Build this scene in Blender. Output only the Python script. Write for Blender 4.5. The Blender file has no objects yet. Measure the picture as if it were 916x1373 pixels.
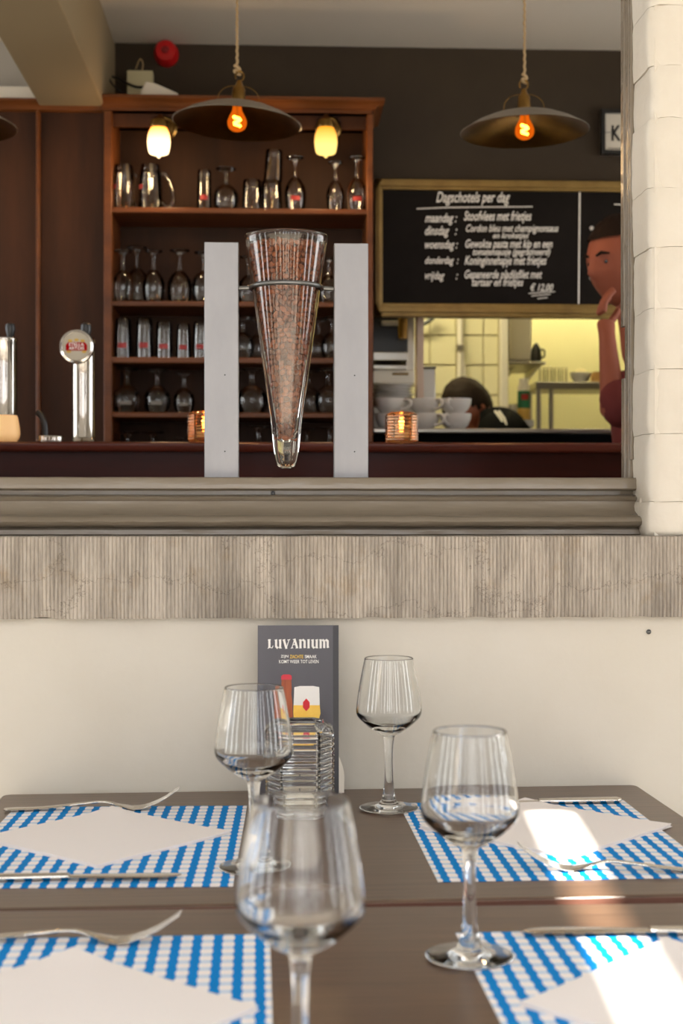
import bpy, bmesh, math, random
from mathutils import Vector, Matrix, Euler
random.seed(7)
R = math.radians
SC = bpy.context.scene
COL = SC.collection

# ------------------------------------------------------------------ camera
FPX = 1907.0                      # focal length in pixels of the 916x1373 frame (50 mm on a 24x36 portrait frame)
YAW = R(2.6)
CAMZ = 1.14
cam = bpy.data.cameras.new('camera'); camo = bpy.data.objects.new('camera', cam); COL.objects.link(camo)
cam.sensor_fit = 'VERTICAL'; cam.sensor_height = 36.0; cam.sensor_width = 24.0
cam.lens = 36.0 * FPX / 1373.0
camo.location = (0, 0, CAMZ); camo.rotation_euler = (R(90), 0, -YAW)
cam.dof.use_dof = True; cam.dof.focus_distance = 2.13; cam.dof.aperture_fstop = 6.3
cam.clip_start = 0.02
SC.camera = camo

# ------------------------------------------------------------------ world, sun, exposure
W = bpy.data.worlds.new('world'); SC.world = W; W.use_nodes = True
bg = W.node_tree.nodes['Background']
bg.inputs[0].default_value = (0.94, 0.97, 1.0, 1); bg.inputs[1].default_value = 8.0
sun = bpy.data.lights.new('sun', 'SUN'); sun.energy = 34.0; sun.angle = R(0.75); sun.color = (1, .93, .82)
suno = bpy.data.objects.new('sun', sun); COL.objects.link(suno)
SUN = Vector((0.25, -0.55, 0.80)).normalized()          # towards the sun
suno.rotation_euler = SUN.to_track_quat('Z', 'Y').to_euler()
suno.location = (2, -4, 6)
VS = SC.view_settings
VS.view_transform = 'Standard'; VS.look = 'None'; VS.gamma = 1.0; VS.use_curve_mapping = False
VS.exposure = -0.33
CY = SC.cycles
CY.max_bounces = 14; CY.transmission_bounces = 14; CY.transparent_max_bounces = 24
CY.glossy_bounces = 6; CY.diffuse_bounces = 4
CY.sample_clamp_indirect = 6.0; CY.caustics_reflective = False

# ------------------------------------------------------------------ pixel rulers (positions are real world points)
_F = Vector((math.sin(YAW), math.cos(YAW), 0)); _R = Vector((math.cos(YAW), -math.sin(YAW), 0)); _U = Vector((0, 0, 1))
CAM = Vector((0, 0, CAMZ))
def _dir(px, py): return _F + _R * ((px - 458) / FPX) + _U * ((686.5 - py) / FPX)
def P(px, py, Y):                 # point on the plane y = Y seen at a pixel
    d = _dir(px, py); return CAM + d * (Y / d.y)
def T(px, py, z=.75):             # point on the height z seen at a pixel
    d = _dir(px, py); return CAM + d * ((z - CAMZ) / d.z)
def mpp(Y): return Y / FPX        # metres per pixel at about that distance

# ------------------------------------------------------------------ colour + materials
def lin(c): return tuple(((v / 255) / 12.92 if v / 255 <= .04045 else ((v / 255 + .055) / 1.055) ** 2.4) for v in c) + (1.0,)
def mat(name, col, rough=.5, metal=0., spec=None, bump=None, vary=None, coat=0., emit=None, grain=None):
    m = bpy.data.materials.new(name); m.use_nodes = True
    nt = m.node_tree; N = nt.nodes; L = nt.links; b = N['Principled BSDF']
    c = lin(col) if max(col) > 1 else tuple(col) + (1,)
    b.inputs['Base Color'].default_value = c; b.inputs['Roughness'].default_value = rough
    b.inputs['Metallic'].default_value = metal
    if spec is not None: b.inputs['Specular IOR Level'].default_value = spec
    if coat: b.inputs['Coat Weight'].default_value = coat; b.inputs['Coat Roughness'].default_value = .12
    if emit: b.inputs['Emission Color'].default_value = lin(emit[0]); b.inputs['Emission Strength'].default_value = emit[1]
    if vary or bump or grain:
        tc = N.new('ShaderNodeTexCoord'); mp = N.new('ShaderNodeMapping'); L.new(tc.outputs['Object'], mp.inputs[0])
    if vary:                       # (second colour, scale, stretch xyz)
        c2, sc, st = vary
        mp.inputs['Scale'].default_value = st
        n = N.new('ShaderNodeTexNoise'); n.inputs['Scale'].default_value = sc; n.inputs['Detail'].default_value = 6; n.inputs['Roughness'].default_value = .62
        L.new(mp.outputs[0], n.inputs['Vector'])
        r = N.new('ShaderNodeValToRGB'); r.color_ramp.elements[0].position = .33; r.color_ramp.elements[1].position = .68
        r.color_ramp.elements[0].color = c; r.color_ramp.elements[1].color = lin(c2)
        L.new(n.outputs['Fac'], r.inputs[0]); L.new(r.outputs[0], b.inputs['Base Color'])
    if bump:                       # (scale, strength, distance)
        n2 = N.new('ShaderNodeTexNoise'); n2.inputs['Scale'].default_value = bump[0]; n2.inputs['Detail'].default_value = 5
        L.new((mp if vary else tc).outputs[0 if vary else 'Object'], n2.inputs['Vector'])
        bp = N.new('ShaderNodeBump'); bp.inputs['Strength'].default_value = bump[1]; bp.inputs['Distance'].default_value = bump[2]
        L.new(n2.outputs['Fac'], bp.inputs['Height']); L.new(bp.outputs[0], b.inputs['Normal'])
    return m
def emis(name, col, s):
    m = bpy.data.materials.new(name); m.use_nodes = True; nt = m.node_tree
    nt.nodes.remove(nt.nodes['Principled BSDF']); e = nt.nodes.new('ShaderNodeEmission')
    e.inputs[0].default_value = lin(col); e.inputs[1].default_value = s
    nt.links.new(e.outputs[0], nt.nodes['Material Output'].inputs[0]); return m
def glass(name, col=(1, 1, 1), ior=1.47, rough=0.):
    m = bpy.data.materials.new(name); m.use_nodes = True; nt = m.node_tree
    nt.nodes.remove(nt.nodes['Principled BSDF']); g = nt.nodes.new('ShaderNodeBsdfGlass')
    g.inputs['Color'].default_value = col + (1,); g.inputs['IOR'].default_value = ior; g.inputs['Roughness'].default_value = rough
    nt.links.new(g.outputs[0], nt.nodes['Material Output'].inputs[0]); return m
def thin_glass(name, tint=(.93, .93, .92), ior=1.5, gloss=1.0):
    m = bpy.data.materials.new(name); m.use_nodes = True; nt = m.node_tree; N = nt.nodes; L = nt.links
    N.remove(N['Principled BSDF'])
    t = N.new('ShaderNodeBsdfTransparent'); t.inputs[0].default_value = tint + (1,)
    g = N.new('ShaderNodeBsdfGlossy'); g.inputs['Roughness'].default_value = .03
    f = N.new('ShaderNodeFresnel'); f.inputs[0].default_value = ior
    mu = N.new('ShaderNodeMath'); mu.operation = 'MULTIPLY'; mu.inputs[1].default_value = gloss; mu.use_clamp = True
    x = N.new('ShaderNodeMixShader'); L.new(f.outputs[0], mu.inputs[0]); L.new(mu.outputs[0], x.inputs[0])
    L.new(t.outputs[0], x.inputs[1]); L.new(g.outputs[0], x.inputs[2]); L.new(x.outputs[0], N['Material Output'].inputs[0]); return m

M = {}
M['plaster'] = mat('cream_plaster', (208, 202, 190), .75, bump=(14, .18, .01), vary=((201, 194, 180), 3, (1, 1, 1)))
M['brickpaint'] = mat('cream_painted_brick', (210, 203, 190), .55, bump=(30, .35, .006), vary=((202, 194, 179), 6, (1, 1, 1)))
M['brown_paint'] = mat('taupe_gloss_paint', (120, 110, 96), .2, bump=(34, .7, .004), vary=((132, 122, 108), 9, (.25, 1, 1)))
M['steel_dull'] = mat('brushed_aluminium', (138, 138, 141), .5, .6, bump=(60, .08, .002), vary=((154, 153, 155), 9, (1, 1, .35)))
M['ring_steel'] = mat('grey_steel_rod', (120, 120, 118), .35, .9)
M['chrome'] = mat('chrome', (176, 170, 162), .07, 1.)
M['silver'] = mat('polished_cutlery_steel', (205, 200, 192), .16, 1.)
M['black'] = mat('black_plastic', (18, 17, 17), .35)
M['wine'] = glass('clear_wine_glass', (.985, .99, .99), 1.46)
M['coneglass'] = glass('thick_cone_glass', (.985, .985, .965), 1.46)
M['ribglass'] = glass('ribbed_candle_glass', (.98, .98, .975), 1.46)
M['amberglass'] = glass('amber_ribbed_glass', (1.0, .84, .66), 1.46)
M['barglass'] = thin_glass('bar_glass', (.965, .96, .95), 1.45, 1.2)
M['bean'] = mat('roasted_bean', (152, 82, 42), .5, spec=.25, vary=((112, 56, 28), 60, (1, 1, 1)))
def bean_vary(m):
    nt = m.node_tree; N = nt.nodes; L = nt.links; b = N['Principled BSDF']; src = b.inputs['Base Color'].links[0].from_socket
    oi = N.new('ShaderNodeObjectInfo'); h = N.new('ShaderNodeHueSaturation'); mr = N.new('ShaderNodeMapRange'); mr.inputs[3].default_value = .6; mr.inputs[4].default_value = 1.3
    L.new(oi.outputs['Random'], mr.inputs[0]); L.new(mr.outputs[0], h.inputs['Value']); L.new(src, h.inputs['Color']); L.new(h.outputs[0], b.inputs['Base Color'])
bean_vary(M['bean'])
M['paper'] = mat('white_napkin', (236, 230, 228), .9, bump=(160, .06, .001))
M['white_paint'] = mat('white_paint', (226, 220, 208), .6)
M['ceiling'] = mat('ceiling_paint', (212, 204, 192), .8, bump=(5, .1, .01))
M['darkwall'] = mat('dark_brown_wall', (68, 59, 49), .9, spec=.15, vary=((60, 52, 45), 3, (1, 1, 1)))
M['beam'] = mat('beam_paint', (136, 119, 90), .7)
M['paleroom'] = mat('pale_grey_wall', (182, 178, 172), .8)
M['darkwood'] = mat('dark_stained_panel', (70, 40, 22), .6, spec=.2, vary=((44, 25, 14), 4, (3, 3, .45)), bump=(30, .05, .002))
M['redwood'] = mat('varnished_brown_wood', (112, 63, 28), .4, spec=.3, vary=((82, 45, 19), 5, (.3, 3, 3)))
M['backwood'] = mat('cabinet_back_wood', (62, 37, 20), .6, spec=.2, vary=((42, 25, 14), 4, (3, 3, .4)))
M['mahogany'] = mat('dark_red_mahogany', (92, 35, 22), .28, spec=.35, vary=((62, 24, 16), 4, (.3, 3, 3)))
M['mahogany_dark'] = mat('dark_mahogany_panel', (60, 21, 14), .32, spec=.1, vary=((40, 16, 12), 3, (.4, 3, 3)))
M['brass'] = mat('aged_brass', (150, 116, 62), .3, 1., vary=((112, 86, 46), 14, (1, 1, 1)))
M['bronze'] = mat('dark_bronze_shade', (116, 86, 46), .3, 1., vary=((86, 62, 34), 12, (1, 1, 1)))
M['shadetop'] = mat('grey_enamel_shade_top', (128, 120, 108), .5)
M['rope'] = mat('hemp_rope', (176, 150, 112), .9)
M['gold'] = mat('olive_gilt_frame', (150, 124, 68), .42, .35, vary=((126, 100, 52), 12, (1, 1, 1)))
M['slate'] = mat('blackboard_slate', (22, 19, 17), .8, spec=.1, vary=((32, 28, 26), 4, (1, 1, 1)))
M['chalk'] = mat('white_chalk', (240, 238, 232), .95)
M['red'] = mat('red_plastic', (190, 20, 24), .3)
M['porcelain'] = mat('white_porcelain', (226, 222, 216), .15)
M['tile'] = mat('cream_glazed_tile', (226, 220, 186), .12)
M['grout'] = mat('tile_grout', (190, 182, 150), .9)
M['kitchenwall'] = mat('pale_yellow_kitchen_wall', (228, 222, 172), .7)
M['inox'] = mat('kitchen_inox', (176, 172, 164), .3, .9)
M['skin2'] = mat('dimmed_skin', (142, 80, 60), .6, spec=.25)  # waiter's skin, the dim room light put into its colour
M['skin'] = mat('skin', (178, 106, 78), .5)
M['hairdark'] = mat('dark_brown_hair', (30, 19, 13), .7, spec=.15, bump=(60, .5, .004))
M['maroon'] = mat('maroon_cloth', (104, 50, 48), .9, spec=.1)
M['blackcloth'] = mat('black_cloth', (14, 14, 15), .95, spec=.03)
M['leaflet'] = mat('dark_grey_leaflet', (74, 70, 76), .3, vary=((62, 58, 64), 6, (1, 1, .3)), bump=(9, .12, .004))
M['wax'] = mat('white_wax', (240, 232, 214), .5)
M['frosted'] = mat('frosted_amber_glass', (250, 214, 160), .5, emit=((255, 176, 92), .35))
M['flame'] = emis('candle_flame', (255, 176, 84), 30)
M['filament'] = emis('bulb_filament', (255, 176, 80), 60)
M['concrete'] = mat('terrace_paving', (168, 160, 148), .85, bump=(9, .3, .01))
def m_canvas():
    m = bpy.data.materials.new('awning_canvas'); m.use_nodes = True; nt = m.node_tree; N = nt.nodes; L = nt.links; N.remove(N['Principled BSDF'])
    d = N.new('ShaderNodeBsdfDiffuse'); d.inputs[0].default_value = (.60, .60, .59, 1); t = N.new('ShaderNodeBsdfTranslucent'); t.inputs[0].default_value = (.24, .24, .24, 1)
    x = N.new('ShaderNodeMixShader'); x.inputs[0].default_value = .5; L.new(d.outputs[0], x.inputs[1]); L.new(t.outputs[0], x.inputs[2]); L.new(x.outputs[0], N['Material Output'].inputs[0]); return m
M['canvas'] = m_canvas()
M['street'] = mat('dark_street_brick', (112, 92, 80), .9, vary=((92, 76, 66), 3, (1, 1, 1)))
M['postgrey'] = mat('terrace_post_paint', (92, 88, 82), .5)

# table wood: dark stain with fine long grain and satin lacquer
def m_table():
    m = mat('dark_stained_table_wood', (74, 58, 46), .3); nt = m.node_tree; N = nt.nodes; L = nt.links; b = N['Principled BSDF']
    tc = N.new('ShaderNodeTexCoord'); mp = N.new('ShaderNodeMapping'); mp.inputs['Scale'].default_value = (1.2, 38, 1); L.new(tc.outputs['Object'], mp.inputs[0])
    n = N.new('ShaderNodeTexNoise'); n.inputs['Scale'].default_value = 6; n.inputs['Detail'].default_value = 7; L.new(mp.outputs[0], n.inputs[0])
    r = N.new('ShaderNodeValToRGB'); r.color_ramp.elements[0].color = lin((72, 52, 39)); r.color_ramp.elements[1].color = lin((100, 76, 58))
    r.color_ramp.elements[0].position = .3; r.color_ramp.elements[1].position = .7
    L.new(n.outputs['Fac'], r.inputs[0]); L.new(r.outputs[0], b.inputs['Base Color'])
    bp = N.new('ShaderNodeBump'); bp.inputs['Strength'].default_value = .06; bp.inputs['Distance'].default_value = .002
    L.new(n.outputs['Fac'], bp.inputs['Height']); L.new(bp.outputs[0], b.inputs['Normal'])
    return m
M['table'] = m_table()
M['tableedge'] = mat('reddish_table_edge', (104, 68, 55), .5)

# blue gingham print
def m_gingham():
    m = mat('blue_gingham_paper', (255, 255, 255), .8, spec=.15); nt = m.node_tree; N = nt.nodes; L = nt.links; b = N['Principled BSDF']
    tc = N.new('ShaderNodeTexCoord'); s = N.new('ShaderNodeSeparateXYZ'); L.new(tc.outputs['Object'], s.inputs[0])
    def ma(op, a, bb=None, cc=None):
        n = N.new('ShaderNodeMath'); n.operation = op
        for i, v in enumerate((a, bb, cc)):
            if v is None: continue
            if isinstance(v, (int, float)): n.inputs[i].default_value = v
            else: L.new(v, n.inputs[i])
        return n.outputs[0]
    PX, PY = .0188, .0195
    u = ma('ABSOLUTE', ma('SUBTRACT', ma('FRACT', ma('ADD', ma('DIVIDE', s.outputs[0], PX), 40.0)), .5))     # 0 at column centre
    v = ma('ABSOLUTE', ma('SUBTRACT', ma('FRACT', ma('ADD', ma('DIVIDE', s.outputs[1], PY), 40.0)), .5))
    half = ma('MULTIPLY_ADD', v, .17, .19)          # bulging blue columns
    blue = ma('LESS_THAN', u, half)
    line = ma('MULTIPLY', ma('GREATER_THAN', v, .34), .55)
    mixw = N.new('ShaderNodeMix'); mixw.data_type = 'RGBA'
    mixw.inputs[6].default_value = lin((240, 234, 234)); mixw.inputs[7].default_value = lin((110, 182, 232)); L.new(line, mixw.inputs[0])
    mixb = N.new('ShaderNodeMix'); mixb.data_type = 'RGBA'
    mixb.inputs[7].default_value = lin((0, 128, 206)); L.new(mixw.outputs[2], mixb.inputs[6]); L.new(blue, mixb.inputs[0])
    L.new(mixb.outputs[2], b.inputs['Base Color']); return m
M['gingham'] = m_gingham()

def m_stone():
    m = mat('bluestone_sill', (160, 150, 134), .85); nt = m.node_tree; N = nt.nodes; L = nt.links; b = N['Principled BSDF']
    tc = N.new('ShaderNodeTexCoord')
    def noise(sc, st, det=6):
        mp = N.new('ShaderNodeMapping'); mp.inputs['Scale'].default_value = st; L.new(tc.outputs['Object'], mp.inputs[0])
        n = N.new('ShaderNodeTexNoise'); n.inputs['Scale'].default_value = sc; n.inputs['Detail'].default_value = det; n.inputs['Roughness'].default_value = .7; L.new(mp.outputs[0], n.inputs[0]); return n
    def ramp(n, p0, c0, p1, c1):
        r = N.new('ShaderNodeValToRGB'); e = r.color_ramp.elements; e[0].position = p0; e[1].position = p1; e[0].color = c0; e[1].color = c1; L.new(n, r.inputs[0]); return r.outputs[0]
    def mul(a, bb, f=1.):
        x = N.new('ShaderNodeMix'); x.data_type = 'RGBA'; x.blend_type = 'MULTIPLY'; x.inputs[0].default_value = f; L.new(a, x.inputs[6]); L.new(bb, x.inputs[7]); return x.outputs[2]
    base = ramp(noise(9, (1, 1, .5)).outputs['Fac'], .3, lin((178, 169, 157)), .7, lin((210, 199, 184)))
    st = ramp(noise(7, (3, 1, .4)).outputs['Fac'], .40, lin((150, 146, 142)), .6, (1, 1, 1, 1))
    fine = ramp(noise(60, (6, 1, .35), 3).outputs['Fac'], .38, lin((178, 172, 164)), .55, (1, 1, 1, 1))
    tan_ = ramp(noise(11, (1, 1, 1)).outputs['Fac'], .55, (1, 1, 1, 1), .75, lin((226, 206, 172)))
    crack = N.new('ShaderNodeTexVoronoi'); crack.feature = 'DISTANCE_TO_EDGE'; crack.inputs['Scale'].default_value = 6
    mp = N.new('ShaderNodeMapping'); mp.inputs['Scale'].default_value = (.8, 1, 2.2); L.new(tc.outputs['Object'], mp.inputs[0])
    nz = noise(9, (1, 1, 1)); add = N.new('ShaderNodeMix'); add.data_type = 'VECTOR'; add.inputs[0].default_value = .25
    L.new(mp.outputs[0], add.inputs[4]); L.new(nz.outputs['Color'], add.inputs[5]); L.new(add.outputs[1], crack.inputs['Vector'])
    ck = ramp(crack.outputs['Distance'], .002, lin((120, 112, 104)), .010, (1, 1, 1, 1))
    sx = N.new('ShaderNodeSeparateXYZ'); L.new(tc.outputs['Object'], sx.inputs[0])
    def ma(op, a, bb):
        q = N.new('ShaderNodeMath'); q.operation = op
        for i_, v_ in enumerate((a, bb)):
            if isinstance(v_, (int, float)): q.inputs[i_].default_value = v_
            else: L.new(v_, q.inputs[i_])
        return q.outputs[0]
    gr = ma('ABSOLUTE', ma('SUBTRACT', ma('FRACT', ma('DIVIDE', ma('ADD', sx.outputs[0], 2.4), 8.0 / 1480), 0), .5), 0)      # groove shade painted into the colour to strengthen the ridges
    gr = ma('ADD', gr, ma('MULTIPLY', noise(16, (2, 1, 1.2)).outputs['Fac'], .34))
    groove_shade = ramp(gr, .17, lin((140, 134, 126)), .42, (1, 1, 1, 1))
    c = mul(mul(mul(mul(mul(base, st, .6), fine, .3), tan_, .7), ck, .5), groove_shade, .55)
    L.new(c, b.inputs['Base Color'])
    bp = N.new('ShaderNodeBump'); bp.inputs['Strength'].default_value = .4; bp.inputs['Distance'].default_value = .003
    L.new(noise(120, (1, 1, 1), 4).outputs['Fac'], bp.inputs['Height']); L.new(bp.outputs[0], b.inputs['Normal']); return m
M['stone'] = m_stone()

def m_sconce(name, top, bot, s):
    m = bpy.data.materials.new(name); m.use_nodes = True; nt = m.node_tree; N = nt.nodes; L = nt.links; N.remove(N['Principled BSDF'])
    tc = N.new('ShaderNodeTexCoord'); sp = N.new('ShaderNodeSeparateXYZ'); L.new(tc.outputs['Object'], sp.inputs[0])
    mr = N.new('ShaderNodeMapRange'); mr.inputs[1].default_value = -.085; mr.inputs[2].default_value = 0; L.new(sp.outputs[2], mr.inputs[0])
    r = N.new('ShaderNodeValToRGB'); r.color_ramp.elements[0].color = lin(bot); r.color_ramp.elements[1].color = lin(top); r.color_ramp.elements[0].position = .35
    L.new(mr.outputs[0], r.inputs[0]); e = N.new('ShaderNodeEmission'); L.new(r.outputs[0], e.inputs[0]); e.inputs[1].default_value = s
    L.new(e.outputs[0], N['Material Output'].inputs[0]); return m      # lit opal lamp glass
M['sconce_a'] = m_sconce('lit_white_opal_shade', (255, 150, 50), (255, 224, 170), 4.5)
M['sconce_b'] = m_sconce('lit_yellow_opal_shade', (235, 150, 30), (255, 214, 120), 2.2)
def m_bulb():
    m = bpy.data.materials.new('amber_bulb_glass'); m.use_nodes = True; nt = m.node_tree; N = nt.nodes; L = nt.links; N.remove(N['Principled BSDF'])
    t = N.new('ShaderNodeBsdfTransparent'); t.inputs[0].default_value = (1, .55, .2, 1)
    e = N.new('ShaderNodeEmission'); e.inputs[0].default_value = lin((255, 120, 20)); e.inputs[1].default_value = 1.5
    x = N.new('ShaderNodeMixShader'); x.inputs[0].default_value = .4; L.new(t.outputs[0], x.inputs[1]); L.new(e.outputs[0], x.inputs[2])
    L.new(x.outputs[0], N['Material Output'].inputs[0]); return m
M['bulb'] = m_bulb()

# ------------------------------------------------------------------ mesh helpers
class MB:
    def __init__(s): s.v = []; s.f = []
    def add(s, vs, fs):
        o = len(s.v); s.v += [tuple(v) for v in vs]; s.f += [tuple(i + o for i in f) for f in fs]; return s
    def box(s, x0, x1, y0, y1, z0, z1, mtx=None):
        vs = [Vector((x, y, z)) for z in (z0, z1) for y in (y0, y1) for x in (x0, x1)]
        if mtx: vs = [mtx @ v for v in vs]
        return s.add(vs, [(0, 2, 3, 1), (4, 5, 7, 6), (0, 1, 5, 4), (2, 6, 7, 3), (0, 4, 6, 2), (1, 3, 7, 5)])
    def lathe(s, prof, seg=32, c=(0, 0, 0), mtx=None, closed=False):
        """prof: (r,z) list; r==0 ends make poles"""
        o = len(s.v); rings = []
        for r, z in prof:
            if r <= 1e-7: rings.append([len(s.v)]); p = Vector((0, 0, z)); s.v.append(tuple((mtx @ p if mtx else p) + Vector(c)))
            else:
                ids = []
                for k in range(seg):
                    a = 2 * math.pi * k / seg; p = Vector((r * math.cos(a), r * math.sin(a), z)); p = (mtx @ p if mtx else p) + Vector(c)
                    ids.append(len(s.v)); s.v.append(tuple(p))
                rings.append(ids)
        pairs = list(zip(rings, rings[1:])) + ([(rings[-1], rings[0])] if closed else [])
        for a, b in pairs:
            for k in range(seg):
                k2 = (k + 1) % seg
                if len(a) == 1 and len(b) == 1: continue
                if len(a) == 1: s.f.append((a[0], b[k2], b[k]))
                elif len(b) == 1: s.f.append((a[k], a[k2], b[0]))
                else: s.f.append((a[k], a[k2], b[k2], b[k]))
        return s
    def loft(s, secs, cap=True, closed=True):
        o = len(s.v); n = len(secs[0])
        for q in secs: s.v += [tuple(p) for p in q]
        for i in range(len(secs) - 1):
            for k in range(n if closed else n - 1):
                k2 = (k + 1) % n
                s.f.append((o + i * n + k, o + i * n + k2, o + (i + 1) * n + k2, o + (i + 1) * n + k))
        if cap and closed:
            s.f.append(tuple(o + k for k in reversed(range(n)))); e = o + (len(secs) - 1) * n; s.f.append(tuple(e + k for k in range(n)))
        return s
    def tube(s, pts, r, seg=10, cap=True):
        pts = [Vector(p) for p in pts]; secs = []; up = Vector((0, 0, 1)); prev = None
        for i, p in enumerate(pts):
            t = (pts[min(i + 1, len(pts) - 1)] - pts[max(i - 1, 0)]).normalized()
            if prev is None:
                a = t.cross(up) if abs(t.dot(up)) < .95 else t.cross(Vector((1, 0, 0)))
            else: a = prev - t * prev.dot(t)
            a.normalize(); prev = a; b = t.cross(a); rr = r[i] if isinstance(r, (list, tuple)) else r
            secs.append([p + a * (rr * math.cos(2 * math.pi * k / seg)) + b * (rr * math.sin(2 * math.pi * k / seg)) for k in range(seg)])
        return s.loft(secs, cap)
    def prism(s, poly, t0, t1, fn):
        """poly 2D list (counter-clockwise), fn(u,v,t) -> 3D"""
        n = len(poly); a = [fn(u, v, t0) for u, v in poly]; b = [fn(u, v, t1) for u, v in poly]
        s.add(a + b, [tuple(reversed(range(n))), tuple(range(n, 2 * n))] + [(k, (k + 1) % n, n + (k + 1) % n, n + k) for k in range(n)]); return s
    def mesh(s, name, smooth=35):
        me = bpy.data.meshes.new(name); me.from_pydata(s.v, [], s.f)
        bm = bmesh.new(); bm.from_mesh(me); bmesh.ops.recalc_face_normals(bm, faces=bm.faces); bm.to_mesh(me); bm.free()
        if smooth:
            me.polygons.foreach_set('use_smooth', [True] * len(me.polygons)); me.set_sharp_from_angle(angle=R(smooth))
        me.update(); return me
    def build(s, name, m, parent=None, loc=(0, 0, 0), rot=None, smooth=35, bevel=0, rawnormals=False):
        if rawnormals:
            me = bpy.data.meshes.new(name); me.from_pydata(s.v, [], s.f); me.polygons.foreach_set('use_smooth', [True] * len(me.polygons)); me.set_sharp_from_angle(angle=R(smooth)); me.update()
        else: me = s.mesh(name, smooth)
        return link(name, me, m, parent, loc, rot, bevel)
def link(name, me, m, parent=None, loc=(0, 0, 0), rot=None, bevel=0):
    o = bpy.data.objects.new(name, me); COL.objects.link(o)
    if m is not None and not me.materials: me.materials.append(m)
    o.location = loc
    if rot is not None: o.rotation_euler = rot
    if parent is not None: o.parent = parent
    if bevel:
        b = o.modifiers.new('bevel', 'BEVEL'); b.width = bevel; b.segments = 2; b.limit_method = 'ANGLE'; b.angle_limit = R(40)
    return o
def tag(o, label=None, cat=None, group=None, kind=None):
    if label: o['label'] = label
    if cat: o['category'] = cat
    if group: o['group'] = group
    if kind: o['kind'] = kind
    return o
def thing(name, label, cat, loc=(0, 0, 0), rotz=0., group=None, rot=None):
    o = bpy.data.objects.new(name, None); COL.objects.link(o); o.location = loc; o.rotation_euler = rot or (0, 0, rotz); o.empty_display_size = .05
    return tag(o, label, cat, group)
def copy_tree(o, parent=None, loc=None, rotz=None, label=None, scale=None):
    c = o.copy(); COL.objects.link(c); c.parent = parent
    if loc is not None: c.location = loc
    if rotz is not None: c.rotation_euler = (0, 0, rotz)
    if scale is not None: c.scale = scale
    if label: c['label'] = label
    for ch in list(o.children): copy_tree(ch, c)
    return c
def struct(name, mb, m, label=None, parent=None, bevel=0, smooth=35, kind='structure'):
    o = mb.build(name, m, parent, bevel=bevel, smooth=smooth)
    if parent is None: o['kind'] = kind
    if label: o['label'] = label
    return o
def smoothstep(t): t = max(0, min(1, t)); return t * t * (3 - 2 * t)
def interp(tab, s):
    for (a, va), (b, vb) in zip(tab, tab[1:]):
        if s <= b: return va + (vb - va) * smoothstep((s - a) / (b - a)) if b > a else vb
    return tab[-1][1]
def spline(pts, n=6):             # Catmull-Rom through (r,z) or 3D points
    pts = [Vector(p) for p in pts]; out = []
    for i in range(len(pts) - 1):
        p0 = pts[max(i - 1, 0)]; p1 = pts[i]; p2 = pts[i + 1]; p3 = pts[min(i + 2, len(pts) - 1)]
        for k in range(n):
            t = k / n
            out.append(.5 * ((2 * p1) + (p2 - p0) * t + (2 * p0 - 5 * p1 + 4 * p2 - p3) * t * t + (3 * p1 - p0 - 3 * p2 + p3) * t ** 3))
    out.append(pts[-1]); return out

# ------------------------------------------------------------------ text helper: flat lettering fitted in a box
def text_mesh(txt, shear=0., bold=0.):
    cu = bpy.data.curves.new('lettering', 'FONT'); cu.body = txt; cu.size = 1; cu.shear = shear; cu.offset = bold; cu.resolution_u = 3
    o = bpy.data.objects.new('lettering', cu); COL.objects.link(o)
    dg = bpy.context.evaluated_depsgraph_get(); me = bpy.data.meshes.new_from_object(o.evaluated_get(dg))
    bpy.data.objects.remove(o); bpy.data.curves.remove(cu); return me
def lettering(name, txt, m, parent, fn, x0, x1, z0, z1, shear=0., bold=0., capfit=True):
    """fits the text's own bounds in (x0..x1, z0..z1); fn(x,z)->local 3D"""
    me = text_mesh(txt, shear, bold)
    xs = [v.co.x for v in me.vertices]; ys = [v.co.y for v in me.vertices]; a, b, c, d = min(xs), max(xs), min(ys), max(ys)
    for v in me.vertices:
        v.co = fn(x0 + (v.co.x - a) / (b - a) * (x1 - x0), z0 + (v.co.y - c) / (d - c) * (z1 - z0))
    me.materials.clear(); me.update()
    return link(name, me, m, parent)

# ================================================================== STRUCTURE
YW = 2.02        # street face of the house wall
YI = 2.165        # room side of it
YB = 4.50        # back wall of the bar room
CEIL = P(165, 58, YB).z
# --- terrace floor, roof and posts (behind and above the viewer: the roof shades the table)
struct('floor_terrace', MB().box(-14, 14, -14, YW, -.1, 0), M['concrete'], 'pale terrace paving')
ZR = 2.75
k = (ZR - .75) / SUN.z; off = Vector((SUN.x * k, SUN.y * k))
s1 = T(737, 1092); s2 = T(884, 1373)
A = Vector((s1.x, s1.y)) + off; B = Vector((s2.x, s2.y)) + off
dirv = (B - A).normalized(); Bx = A + dirv * 1.5
hw = .0235
xl = lambda p: p.x - hw; xr = lambda p: p.x + hw
roof = MB()
def quadslab(pts, z0, z1): roof.prism([(p[0], p[1]) for p in pts], z0, z1, lambda u, v, t: (u, v, t))
quadslab([(-3.4, -1.7), (xl(Bx), -1.7), (xl(Bx), Bx.y), (xl(A), A.y), (xl(A), YW), (-3.4, YW)], ZR, ZR + .01)
quadslab([(xr(Bx), -1.7), (3.4, -1.7), (3.4, YW), (xr(A), YW), (xr(A), A.y), (xr(Bx), Bx.y)], ZR, ZR + .01)
quadslab([(xl(A), A.y), (xr(A), A.y), (xr(A), YW), (xl(A), YW)], ZR, ZR + .01)
quadslab([(xl(Bx), -1.7), (xr(Bx), -1.7), (xr(Bx), Bx.y), (xl(Bx), Bx.y)], ZR, ZR + .01)
struct('ceiling_terrace', roof, M['canvas'], 'terrace awning canvas with a narrow gap')
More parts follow.
